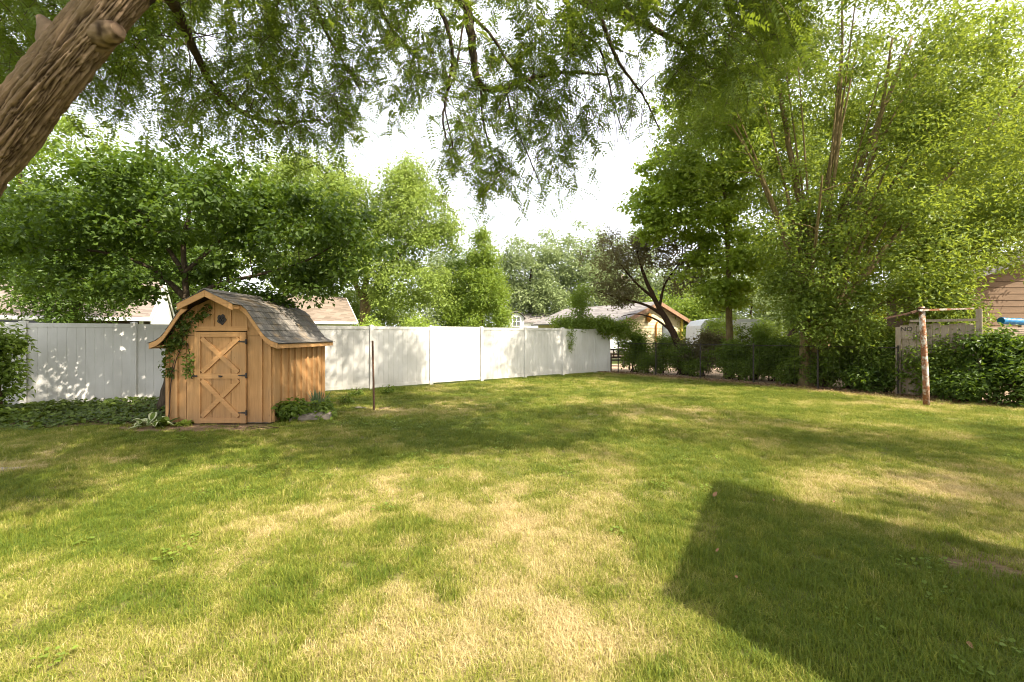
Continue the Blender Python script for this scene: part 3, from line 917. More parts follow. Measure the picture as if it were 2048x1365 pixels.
def tree(name, label, base, stems, blobs, leaf, bark, seed, crad=0.5, nper=90, size=0.1, cat='tree', group=None, rmax=0.06, rk=0.012, up=0.9, hang=0.35, wr=0.5, sides=9, targets=None, flat=0.75, extra=None):
    rng = np.random.default_rng(seed)
    root = thing(name, label, cat, base, group)
    tr = Geo(); paths = []
    for s in stems:
        p, ra = stem_path(s[0], s[1], s[2], 6, s[1] * 0.06, rng, flare=0.5 if len(paths) == 0 else 0.25)
        paths.append((p, ra))
        tr.tube(p, ra, sides, 0.5)
    tr.build('trunk', M[bark], root, smooth=True)
    T = blob_points(rng, blobs) if targets is None else targets
    w = Geo()
    grow(rng, paths, T, w, rmax, rk)
    w.build('limbs', M[bark], root, smooth=True)
    cr = Geo()
    cluster_leaves(cr, rng, T, crad * rng.uniform(0.7, 1.25, len(T)), nper, size, up, hang, wr, flat)
    if extra:
        extra(cr, rng)
    cr.build('crown', M[leaf], root)
    return root

def in_shaft(P, shafts):
    """True where foliage would block one of the open sun paths through the canopy"""
    k = np.zeros(len(P), bool)
    for (gx_, gy_, gz_), rr_ in shafts:
        v = P - np.array([gx_, gy_, gz_])
        s = v @ TO_SUN
        d = np.linalg.norm(v - s[:, None] * TO_SUN, axis=1)
        k |= (d < rr_) & (s > 0)
    return k

SHAFTS = [((-3.0, 2.5, 0), 1.0), ((-1.6, 2.5, 0), 1.0), ((-0.2, 2.6, 0), 1.0), ((0.6, 3.3, 0), 0.8), ((-0.6, 3.9, 0), 0.9), ((-2.2, 3.7, 0), 0.9),
          ((-3.6, 3.4, 0), 0.7), ((0.4, 4.4, 0), 0.6), ((0.9, 2.3, 0), 0.7), ((-1.9, 14.0, 0.5), 0.8), ((-1.8, 14.1, 1.5), 0.8), ((-2.6, 9.3, 0), 0.4), ((1.7, 10.6, 0), 0.6), ((0.6, 11.6, 0), 0.5),
          ((2.9, 6.0, 0), 0.45), ((-1.2, 5.6, 0), 0.4), ((-3.9, 6.3, 0), 0.4), ((-5.3, 7.3, 0.4), 0.35), ((-4.2, 8.6, 1.9), 0.5), ((-2.4, 5.0, 0), 0.35), ((-4.3, 4.9, 0), 0.4), ((4.9, 8.4, 0), 0.5), ((7.2, 9.4, 0), 0.5),
          ((0.2, 7.0, 0), 0.35), ((2.2, 8.2, 0), 0.4), ((4.0, 11.5, 0), 0.5), ((-5.5, 6.2, 0), 0.35), ((-6.8, 5.2, 0), 0.4)]  # gaps cut in the foliage so sun reaches these spots

def shade_spots(rng, xa, xb, n, s0, s1):
    """crown places whose shadow reaches the white fence between xa and xb"""
    x = rng.uniform(xa, xb, n); z = rng.uniform(0.1, 1.8, n); s = rng.uniform(s0, s1, n)
    return np.stack([x, fence_y(x), z], 1) + TO_SUN * s[:, None]

def lawn_shade(rng, xa, xb, ya, yb, n, s0, s1):
    m = n * 3
    g_ = np.stack([rng.uniform(xa, xb, m), rng.uniform(ya, yb, m), np.zeros(m)], 1)
    g_ = g_[fbm(g_[:, 0] * 0.6, g_[:, 1] * 1.1, 93, 2) > 0.46][:n]
    return g_ + TO_SUN * rng.uniform(s0, s1, len(g_))[:, None]

# ------------------------------------------------------------------ big leaning honey locust over the camera
def make_locust():
    rng = np.random.default_rng(31)
    root = thing('locust_tree', 'huge leaning tree trunk with furrowed bark and feathery overhanging branches', 'tree', (-4.95, 3.2, 0))
    pts = [(-4.75, 3.2, -0.05), (-4.45, 3.16, 1.1), W(-85, 415, 3.05), W(22, 262, 3.0), W(112, 142, 2.95), W(195, 40, 2.95), W(285, -68, 3.0)]
    p = catmull(pts, 72); k = len(p)
    t = np.linspace(0, 1, k)
    ra = 0.160 - 0.030 * t + 0.20 * np.exp(-p[:, 2] / 0.3)
    n = 200
    tg = unit(np.gradient(p, axis=0)); ref = np.array([0, 1.0, 0.1])
    u = unit(np.cross(tg, ref)); w = np.cross(tg, u)
    a = np.arange(n) * 2 * math.pi / n
    ll = np.concatenate([[0], np.cumsum(np.linalg.norm(np.diff(p, axis=0), axis=1))])
    aa, lg = np.meshgrid(a, ll)
    # furrowed plates: long interlacing ridges
    cx, cy = np.cos(aa) * 1.0, np.sin(aa) * 1.0
    warp = fbm(cx * 1.6 + 7, lg * 3.0 + cy * 1.6, 5, 3) - 0.5
    ridge = np.minimum(np.abs(fbm(cx * 9 + warp * 3.0 + 40, cy * 9 + lg * 1.7 + warp * 3.0, 9, 3) - 0.5), np.abs(fbm(cx * 8 - lg * 2.2 + 11 + warp * 2, cy * 9 + 5 + lg * 1.0, 19, 3) - 0.5))
    ridge = np.clip(ridge * 6.0, 0, 1) ** 0.7
    fine = fbm(cx * 22, lg * 20 + cy * 22, 17, 2)
    lump = fbm(cx * 1.0 + 3, lg * 1.3 + cy * 1.0, 23, 2) - 0.5
    R = ra[:, None] * (1 + 0.16 * lump) + 0.028 * (ridge - 0.6) + 0.010 * (fine - 0.5)
    v = p[:, None, :] + R[..., None] * (np.cos(a)[None, :, None] * u[:, None, :] + np.sin(a)[None, :, None] * w[:, None, :])
    i = np.arange(k - 1)[:, None] * n; j = np.arange(n)[None, :]; j2 = (j + 1) % n
    f = np.stack([i + j, i + j2, i + n + j2, i + n + j], -1).reshape(-1, 4)
    g = Geo(); g.add(v.reshape(-1, 3), f, np.clip(ridge * 0.9 + fine * 0.1, 0, 1).ravel())
    top = p[-1]
    trunk = g.build('trunk', M['bark'], root, smooth=True)
    # sawn-off stub on the lower side and a broken knot above
    g = Geo(); s0 = W(175, 78, 2.95); s1 = W(238, 60, 2.90)
    sp_ = catmull([s0 - (s1 - s0) * 0.4, s0, (s0 + s1) / 2, s1], 14); ks = len(sp_)
    sr = np.interp(np.linspace(0, 1, ks), [0, 0.35, 0.7, 0.9, 1], [0.13, 0.105, 0.075, 0.064, 0.045])
    g.tube(sp_, sr, 60)
    vv = g.v[0]; nn_ = np.array([mnoise.noise(Vector(q_) * 26) for q_ in vv]); n3 = np.array([abs(mnoise.noise(Vector(q_) * 13)) for q_ in vv])
    ctr = np.repeat(sp_, 60, axis=0); g.v[0] = ctr + (vv - ctr) * (1 + 0.07 * nn_ - 0.03 + 0.16 * n3)[:, None]; g.r[0] = np.clip(0.30 + nn_ * 0.6 + n3 * 0.5, 0.12, 1)
    g.build('limb_stub', M['bark'], root, smooth=True)
    g = Geo(); s0 = W(100, 75, 2.95); s1 = W(78, 32, 2.92)
    g.tube([s0 + (s0 - s1), s0, (s0 + s1) / 2 + 0.01, s1], [0.10, 0.075, 0.055, 0.02], 12); g.build('knot', M['bark'], root, smooth=True)
    stems = []
    def st(pts, r0, r1, m=7):
        pp, rr = stem_path(pts, r0, r1, m, r0 * 0.10, rng); stems.append((pp, rr))
    def Wp(lst):
        return [W(*q) for q in lst]
    j0 = top
    up1 = np.array([-1.75, 3.3, 5.0])
    st([j0 - (p[-1] - p[-16]), j0, up1, (-0.7, 3.8, 6.0), (0.9, 4.3, 6.7), (2.8, 4.8, 7.0), (4.8, 5.2, 6.9)], 0.145, 0.06)
    st([j0, (-2.2, 2.4, 5.2), (-1.6, 1.4, 6.6), (-0.6, 0.2, 7.8), (0.6, -1.0, 8.6)], 0.15, 0.05)
    st([(-2.1, 3.15, 4.6), (-2.4, 4.4, 5.5), (-2.3, 5.8, 6.4), (-1.6, 7.2, 7.4)], 0.15, 0.04)
    st([j0, (-3.3, 2.9, 5.4), (-4.6, 3.4, 6.6), (-6.2, 4.2, 7.4)], 0.13, 0.04)
    # branches seen in front of the sky
    st(Wp([(300, -70, 3.0), (352, 20, 3.6), (388, 100, 4.1), (432, 182, 4.4), (500, 232, 4.6), (570, 246, 4.8), (640, 240, 5.0)]), 0.042, 0.010)
    st([(0.9, 4.3, 6.7)] + Wp([(890, -90, 4.7), (932, 14, 4.8), (944, 92, 4.85), (955, 160, 4.9), (985, 180, 4.95), (1050, 160, 5.0), (1128, 146, 5.1), (1215, 150, 5.2)]), 0.058, 0.010)
    st(Wp([(940, 30, 4.8), (985, 75, 4.85), (1020, 130, 4.95), (1065, 165, 5.0)]), 0.018, 0.008)
    st([(-0.7, 3.8, 6.0)] + Wp([(868, -40, 4.6), (896, 60, 4.7), (905, 120, 4.8), (892, 200, 4.85), (886, 245, 4.9), (900, 300, 4.95)]), 0.026, 0.006)
    st([(2.8, 4.8, 7.0)] + Wp([(1180, -30, 5.0), (1235, 22, 5.0), (1292, 52, 5.05), (1352, 82, 5.1), (1412, 130, 5.2), (1490, 150, 5.4)]), 0.048, 0.010)
    st(Wp([(1180, -30, 5.0), (1210, 60, 5.0), (1240, 130, 5.1), (1285, 190, 5.2), (1320, 260, 5.3)]), 0.026, 0.006)
    st(Wp([(1120, -40, 5.0), (1150, 50, 5.1), (1200, 100, 5.2), (1225, 200, 5.3), (1245, 260, 5.3)]), 0.018, 0.005)
    st([up1] + Wp([(560, -120, 4.2), (620, -20, 4.5), (650, 60, 4.8), (690, 130, 5.0), (720, 180, 5.2)]), 0.03, 0.008)
    st([up1] + Wp([(700, -120, 4.4), (745, -10, 4.8), (800, 80, 5.2), (850, 120, 5.4)]), 0.03, 0.008)
    st(Wp([(962, 178, 4.9), (966, 240, 4.9), (985, 310, 4.95), (1005, 370, 5.0)]), 0.012, 0.004)
    st(Wp([(1010, 175, 4.97), (1030, 250, 5.0), (1060, 320, 5.05), (1085, 380, 5.1)]), 0.011, 0.004)
    st(Wp([(930, 20, 4.8), (912, 140, 4.8), (890, 210, 4.8), (905, 290, 4.85), (890, 340, 4.9)]), 0.010, 0.004)
    wood = Geo()
    for pp, rr in stems:
        wood.tube(pp, rr * 1.25, 8 if rr[0] > 0.04 else 5, rng.uniform())
    # hanging sprays
    bx = [-80, 100, 170, 230, 300, 430, 560, 640, 715, 740, 800, 860, 885, 905, 960, 1050, 1100, 1140, 1180, 1250, 1300, 1400, 1500, 1560, 1640]
    by = [330, 250, 215, 285, 305, 310, 335, 330, 300, 225, 262, 262, 330, 405, 430, 445, 410, 370, 305, 290, 270, 262, 235, 190, 60]
    N0 = 4500
    px = rng.uniform(-120, 1620, N0); yb = np.interp(px, bx, by)
    py = -260 + (yb + 260 - 70) * rng.uniform(0, 1, N0) ** 0.9
    z = rng.uniform(3.9, 6.4, N0) - 0.8 * (py < 0) * rng.uniform(0, 1, N0)
    dens = fbm(px / 95.0, py / 95.0 + 3, 41, 3)
    thr = np.where((px > 905) & (px < 1140), 0.36, np.where(px < 720, 0.375, 0.44))
    thr = np.where((px > 925) & (px < 1110) & (py < 60), 0.60, thr)
    thr = np.where((px > 740) & (px < 870) & (py > 80), 0.47, thr)
    kp = (dens > thr) & (rng.uniform(0, 1, N0) < 0.58)
    Wst = np.stack([(px - CX) / F * z, z, EYE + (HZ - py) / F * z], 1)[kp]
    grow(rng, stems, Wst, wood, 0.018, 0.006, 0.0025, lift=0.05, avoid_down=-0.15)
    FP, FD, FL, FR = [], [], [], []
    for c in Wst:
        out = rng.normal(size=3); out[2] = 0; out = unit(out)
        L = rng.uniform(0.30, 0.70)
        tt = np.linspace(0, 1, 6)[:, None]
        pth = c + out * (0.55 * L * tt) + np.array([0, 0, -1.0]) * L * (0.25 * tt + 0.6 * tt ** 2)
        wood.tube(pth, np.linspace(0.0035, 0.0012, 6), 3, rng.uniform(), cap=False)
        nf = int(rng.integers(6, 12)); base_r = rng.uniform()
        for q_ in range(nf):
            s = (q_ + rng.uniform(0.2, 0.9)) / nf * 5; i0 = min(int(s), 4); fr = s - i0
            FP.append(pth[i0] * (1 - fr) + pth[i0 + 1] * fr)
            dd = rng.normal(size=3); dd[2] = dd[2] * 0.4 - 0.55
            FD.append(unit(dd + out * 0.3)); FL.append(rng.uniform(0.11, 0.20)); FR.append(np.clip(base_r * 0.6 + rng.uniform(0, 0.4), 0, 1))
    # bare dangling twigs at the outer edge
    for _ in range(70):
        qx, qy, qz = rng.uniform(1130, 1300), rng.uniform(90, 230), rng.uniform(4.9, 5.4)
        a0 = W(qx, qy, qz); L = rng.uniform(0.4, 0.95)
        tt = np.linspace(0, 1, 8)[:, None]
        o1 = np.array([rng.uniform(-0.45, 0.35), rng.uniform(-0.2, 0.2), 0])
        pth = a0 + o1 * L * tt ** 1.5 + np.array([0, 0, -1]) * L * 0.85 * tt + rng.normal(size=(8, 3)) * 0.008
        wood.tube(pth, np.linspace(0.005, 0.0015, 8), 3, rng.uniform(), cap=False)
    wood.build('limbs', M['bark_dark'], root, smooth=True)
    FP = np.array(FP); FD = np.array(FD); FL = np.array(FL); FR = np.array(FR)
    nfr = len(FP); npair = 8
    fscale = rng.choice([0.75, 0.95, 1.15, 1.4], nfr)
    Nf = rand_dir(rng, nfr) * 0.6; Nf[:, 2] += 0.8
    side = unit(np.cross(Nf, FD)); upv = np.cross(FD, side)
    cr = Geo()
    for q_ in range(npair):
        tq = (q_ + 1.0) / npair
        base = FP + FD * (FL * tq)[:, None] - np.array([0, 0, 1.0]) * (FL * 0.30 * tq ** 2)[:, None]
        for sg in (1, -1):
            d = side * sg * 0.85 + FD * 0.45 + rng.normal(size=(nfr, 3)) * 0.12
            ls = 0.039 * (1.05 - 0.45 * abs(tq - 0.45)) * fscale * rng.uniform(0.9, 1.1, nfr)
            v_, f_ = leaf_quads(base, d, upv + rng.normal(size=(nfr, 3)) * 0.2, ls, 0.42, 0.03, 0.05)
            cr.add(v_, f_, np.repeat(FR, 4))
    cr.build('crown', M['leaf_locust'], root)
    # unseen upper crown above the picture, put in to shade the yard
    n2 = 5200
    P = np.stack([rng.uniform(-8.0, 11.0, n2), rng.uniform(-1.0, 12.0, n2), rng.uniform(4.9, 12.5, n2)], 1)
    okm = (P[:, 2] > EYE + 0.80 * np.maximum(P[:, 1], 0) + 0.5) & (((P[:, 0] - 1.5) / 9.0) ** 2 + ((P[:, 1] - 4.8) / 6.6) ** 2 + ((P[:, 2] - 6.5) / 5.8) ** 2 < 1)
    # open and closed parts of the crown as the sun sees them
    e1 = unit(np.cross(TO_SUN, (0, 0, 1.0))); e2 = np.cross(e1, TO_SUN)
    okm &= fbm((P @ e1) * 0.75 + 5, (P @ e2) * 0.75, 77, 3) > 0.47
    okm &= ~in_shaft(P, SHAFTS)
    P = P[okm][:400]
    P = np.vstack([P, shade_spots(rng, -4.3, -2.75, 20, 10.9, 14.5),
                   lawn_shade(rng, 3.2, 9.0, 6.0, 9.6, 26, 8.3, 11.0), lawn_shade(rng, 2.0, 6.5, 3.4, 6.8, 60, 6.5, 9.5), lawn_shade(rng, -6.5, 0.4, 5.0, 6.9, 30, 6.8, 9.5), lawn_shade(rng, -3.0, 4.5, 7.6, 11.6, 16, 10.6, 13.5),
                   lawn_shade(rng, -6.0, -2.6, 4.0, 4.7, 8, 6.2, 8.5)])  # clusters added where their shadow lands on fence and lawn
    P = P[~in_shaft(P, SHAFTS)]
    wd = Geo(); grow(rng, stems[:4], P, wd, 0.05, 0.012)
    wd.build('upper_shade_limbs', M['bark_dark'], root, smooth=True)
    uc = Geo(); cluster_leaves(uc, rng, P, 0.44, 150, 0.10, 0.8, 0.3, 0.5)
    uc.build('upper_shade_crown', M['leaf_locust'], root)
make_locust()

# ------------------------------------------------------------------ broadleaf tree behind the shed
tree('broadleaf_tree', 'dark green spreading tree with broad leaves growing beside the shed', (-6.95, 8.75, 0),
     [([(-6.95, 8.75, -0.05), (-6.80, 8.80, 0.9), (-6.62, 8.95, 1.8), (-6.68, 9.0, 2.6), (-6.72, 9.0, 3.4), (-6.6, 9.1, 4.4)], 0.105, 0.03),
      ([(-6.64, 8.95, 2.1), (-6.1, 9.0, 2.55), (-5.2, 9.1, 2.8), (-4.3, 9.2, 3.1), (-3.6, 9.2, 3.5)], 0.055, 0.012),
      ([(-6.65, 8.97, 2.3), (-7.3, 8.9, 2.9), (-8.2, 8.7, 3.2), (-9.2, 8.6, 3.2)], 0.055, 0.012),
      ([(-6.70, 9.0, 2.8), (-6.0, 9.3, 3.7), (-5.2, 9.5, 4.4)], 0.05, 0.012),
      ([(-6.70, 9.0, 2.8), (-7.5, 9.2, 3.8), (-8.2, 9.2, 4.6)], 0.05, 0.012)],
     [(-6.6, 9.1, 4.3, 2.3, 1.5, 1.1, 110), (-8.6, 8.8, 3.75, 1.7, 1.3, 0.85, 75), (-4.4, 9.3, 3.6, 1.6, 1.2, 1.05, 75), (-9.0, 8.4, 2.75, 0.9, 0.7, 0.3, 9), (-7.7, 8.5, 2.45, 0.9, 0.6, 0.25, 13),
      (-6.0, 9.2, 2.75, 1.1, 0.8, 0.35, 16), (-10.3, 9.0, 3.8, 1.0, 1.0, 1.0, 32), (-4.1, 9.3, 2.75, 0.9, 0.6, 0.4, 14)],
     'leaf_broad', 'bark_dark', 5, crad=0.38, nper=85, size=0.105, up=1.2, hang=0.4, wr=0.75, flat=0.5)

# ------------------------------------------------------------------ trees behind the white fence
BG = 'trees beyond the white fence'
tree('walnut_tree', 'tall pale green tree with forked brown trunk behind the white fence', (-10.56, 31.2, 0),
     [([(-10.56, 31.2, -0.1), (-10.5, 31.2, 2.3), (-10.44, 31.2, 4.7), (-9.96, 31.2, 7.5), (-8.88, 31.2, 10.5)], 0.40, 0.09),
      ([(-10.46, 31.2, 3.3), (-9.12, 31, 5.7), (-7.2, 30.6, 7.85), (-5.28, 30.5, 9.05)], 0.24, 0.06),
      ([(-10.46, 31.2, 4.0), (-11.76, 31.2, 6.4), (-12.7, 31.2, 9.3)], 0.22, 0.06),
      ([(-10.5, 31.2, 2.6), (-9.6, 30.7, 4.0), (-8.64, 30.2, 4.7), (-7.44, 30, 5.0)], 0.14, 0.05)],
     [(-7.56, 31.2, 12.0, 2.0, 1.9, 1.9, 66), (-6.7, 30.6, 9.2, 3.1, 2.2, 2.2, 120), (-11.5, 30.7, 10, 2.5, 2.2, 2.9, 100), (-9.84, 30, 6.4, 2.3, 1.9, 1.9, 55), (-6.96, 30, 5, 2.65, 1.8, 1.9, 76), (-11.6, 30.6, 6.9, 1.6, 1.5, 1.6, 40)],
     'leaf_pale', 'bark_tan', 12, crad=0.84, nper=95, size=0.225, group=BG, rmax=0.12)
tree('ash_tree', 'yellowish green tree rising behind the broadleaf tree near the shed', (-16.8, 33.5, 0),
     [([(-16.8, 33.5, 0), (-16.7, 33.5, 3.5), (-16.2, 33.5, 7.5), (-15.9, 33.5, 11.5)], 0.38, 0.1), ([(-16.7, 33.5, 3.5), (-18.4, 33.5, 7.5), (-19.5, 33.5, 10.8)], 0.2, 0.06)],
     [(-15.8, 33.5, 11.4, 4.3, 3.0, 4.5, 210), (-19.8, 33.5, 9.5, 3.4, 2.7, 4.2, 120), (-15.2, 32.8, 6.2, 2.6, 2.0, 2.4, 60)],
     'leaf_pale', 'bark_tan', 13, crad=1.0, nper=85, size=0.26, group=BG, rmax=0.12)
tree('linden_tree', 'cone shaped bright green tree standing behind the middle of the white fence', (-2.2, 31, 0),
     [([(-2.2, 31, 0), (-2.2, 31, 3), (-2.15, 31, 6), (-2.1, 31, 8.6)], 0.24, 0.03)],
     [(-2.2, 31, 2.7, 2.5, 2.2, 1.4, 70), (-2.2, 31, 4.2, 2.1, 1.9, 1.3, 60), (-2.15, 31, 5.7, 1.6, 1.4, 1.2, 48), (-2.1, 31, 7.1, 1.05, 1.0, 1.1, 32), (-2.1, 31, 8.3, 0.5, 0.5, 0.7, 12)],
     'leaf_cone', 'bark_dark', 14, crad=0.62, nper=95, size=0.19, group=BG)
tree('cedar_tree', 'dark narrow tree between the pale tree and the cone shaped tree', (-4.5, 33, 0),
     [([(-4.5, 33, 0), (-4.5, 33, 3), (-4.4, 33, 5.4)], 0.18, 0.03)],
     [(-4.5, 33, 2.8, 0.9, 0.8, 1.6, 34), (-4.5, 33, 4.9, 0.7, 0.7, 1.2, 18), (-4.2, 33, 6.9, 0.9, 0.8, 1.3, 14)],
     'leaf_broad', 'bark_dark', 15, crad=0.55, nper=90, size=0.19, group=BG)
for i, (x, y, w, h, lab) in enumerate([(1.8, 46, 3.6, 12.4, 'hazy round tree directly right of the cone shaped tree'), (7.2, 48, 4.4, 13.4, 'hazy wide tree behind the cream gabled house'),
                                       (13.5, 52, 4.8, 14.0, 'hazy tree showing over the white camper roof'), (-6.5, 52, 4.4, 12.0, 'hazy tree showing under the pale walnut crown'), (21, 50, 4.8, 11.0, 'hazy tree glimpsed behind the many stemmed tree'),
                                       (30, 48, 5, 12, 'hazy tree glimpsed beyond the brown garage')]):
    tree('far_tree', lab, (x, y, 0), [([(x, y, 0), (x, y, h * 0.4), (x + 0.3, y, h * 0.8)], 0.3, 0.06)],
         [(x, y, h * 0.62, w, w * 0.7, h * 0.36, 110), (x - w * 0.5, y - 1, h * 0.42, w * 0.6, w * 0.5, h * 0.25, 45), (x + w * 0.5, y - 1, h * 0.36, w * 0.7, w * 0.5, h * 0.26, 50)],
         'leaf_hazed', 'bark_dark', 60 + i, crad=0.95, nper=75, size=0.34, group='hazy far trees', rmax=0.1)
for i, (x, y, h, w, lab, leaf) in enumerate([(-18.5, 23.5, 11.5, 3.6, 'tall green tree behind the tan roofed house', 'leaf_broad'), (-23.5, 21, 13.5, 4.6, 'tall bright tree behind the leaning trunk', 'leaf_cone'), (-20.5, 26, 8, 3.2, 'green tree between the tan roofed house and the ash', 'leaf_cone'), (-12.5, 37, 5.8, 4.4, 'low broad green tree behind the brown roofed house', 'leaf_pale'),
                                          (-13.5, 13.5, 6.4, 2.0, 'leafy tree just past the end of the white fence', 'leaf_broad')]):
    tree('yard_tree', lab, (x, y, 0), [([(x, y, 0), (x + 0.1, y, h * 0.35), (x, y, h * 0.8)], 0.26, 0.05), ([(x + 0.1, y, h * 0.3), (x + w * 0.5, y - 0.5, h * 0.6)], 0.12, 0.04)],
         [(x, y, h * 0.68, w, w * 0.8, h * 0.32, 170), (x + w * 0.4, y - 0.8, h * 0.45, w * 0.75, w * 0.6, h * 0.2, 70)],
         leaf, 'bark_dark', 80 + i, crad=0.7 if y > 15 else 0.45, nper=85, size=0.19 if y > 15 else 0.12, group=BG)
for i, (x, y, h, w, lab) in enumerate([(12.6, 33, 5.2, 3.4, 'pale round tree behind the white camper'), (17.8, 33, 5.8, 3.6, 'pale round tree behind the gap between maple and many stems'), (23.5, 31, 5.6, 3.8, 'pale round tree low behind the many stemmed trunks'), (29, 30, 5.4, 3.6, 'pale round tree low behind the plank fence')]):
    tree('orchard_tree', lab, (x, y, 0), [([(x, y, 0), (x, y, h * 0.3), (x + 0.2, y, h * 0.7)], 0.16, 0.05)], [(x, y, h * 0.58, w, w * 0.6, h * 0.40, 90), (x, y - 0.8, h * 0.28, w * 0.9, w * 0.4, h * 0.22, 50)], 'leaf_hazed' if i % 2 else 'leaf_cone', 'bark_dark', 130 + i, crad=0.8, nper=70, size=0.25, group='low trees beyond the side yard')
for i, (px, y, h, w, lab) in enumerate([(742, 19, 2.25, 0.55, 'lime green bush peeping over the fence beside the brown hip roof'), (838, 20, 2.3, 1.1, 'rounded lime bush peeping over the fence left of the sunlit panel'), (1452, 24, 2.6, 1.1, 'sunlit yellow bush behind the slim maple trunk'), (1530, 25, 2.5, 0.9, 'sunlit yellow bush left of the many stemmed tree')]):
    x = (px - CX) / F * y
    tree('lime_bush', lab, (x, y, 0), [([(x, y, 0), (x, y, h * 0.5), (x + 0.1, y, h * 0.8)], 0.04, 0.015)], [(x, y, h * 0.62, w, w * 0.8, h * 0.40, 46)], 'leaf_lime', 'bark_thin', 100 + i, crad=0.36, nper=80, size=0.12, cat='bush', group='bushes beyond the fences')

# ------------------------------------------------------------------ trees along the side boundary
tree('leaning_tree', 'small crooked tree with sparse reddish leaves leaning over the fence end', (6.9, 17.6, 0),
     [([(6.95, 17.6, -0.05), (6.75, 17.6, 0.9), (6.25, 17.6, 2.0), (5.65, 17.6, 3.1), (5.2, 17.6, 4.2), (4.95, 17.6, 5.2)], 0.20, 0.03),
      ([(6.05, 17.6, 2.35), (5.3, 17.5, 2.75), (4.3, 17.4, 3.0), (3.3, 17.3, 3.3)], 0.07, 0.015),
      ([(5.7, 17.6, 3.0), (4.9, 17.6, 3.7), (4.2, 17.6, 4.6), (3.9, 17.6, 5.4)], 0.06, 0.015),
      ([(5.9, 17.6, 2.7), (6.1, 17.5, 3.6), (6.7, 17.5, 4.5), (6.8, 17.5, 5.3)], 0.06, 0.015),
      ([(6.4, 17.6, 1.7), (5.7, 17.6, 2.2), (5.0, 17.7, 2.4), (4.4, 17.7, 2.3)], 0.05, 0.012)],
     [(4.4, 17.5, 4.7, 1.5, 1.2, 1.0, 75), (6.3, 17.5, 4.8, 1.2, 1.0, 1.0, 50), (4.2, 17.4, 3.3, 1.0, 0.9, 0.6, 40), (6.9, 17.5, 3.7, 0.7, 0.7, 0.6, 14)],
     'leaf_sparse', 'bark_thin', 21, crad=0.36, nper=60, size=0.11, rk=0.009)
tree('maple_tree', 'slim upright maple with fresh green leaves right of the leaning tree', (7.95, 16.1, 0),
     [([(7.95, 16.1, -0.05), (7.95, 16.1, 2), (7.9, 16.1, 4.5), (7.75, 16.1, 7), (7.6, 16.1, 9.5)], 0.15, 0.03)],
     [(7.4, 16.1, 8.0, 2.2, 1.6, 1.6, 80), (6.6, 16.0, 6.1, 2.2, 1.5, 1.2, 75), (7.9, 16.0, 4.3, 1.7, 1.4, 1.1, 55), (5.6, 15.8, 7.2, 1.4, 1.1, 1.0, 36), (7.5, 15.8, 3.0, 1.0, 0.9, 0.8, 22), (5.3, 15.8, 5.5, 0.9, 0.8, 0.6, 18), (7.6, 16, 10.2, 1.8, 1.5, 1.2, 40)],
     'leaf_maple', 'bark_tan', 22, crad=0.48, nper=88, size=0.14, up=1.2, wr=0.8, flat=0.45)
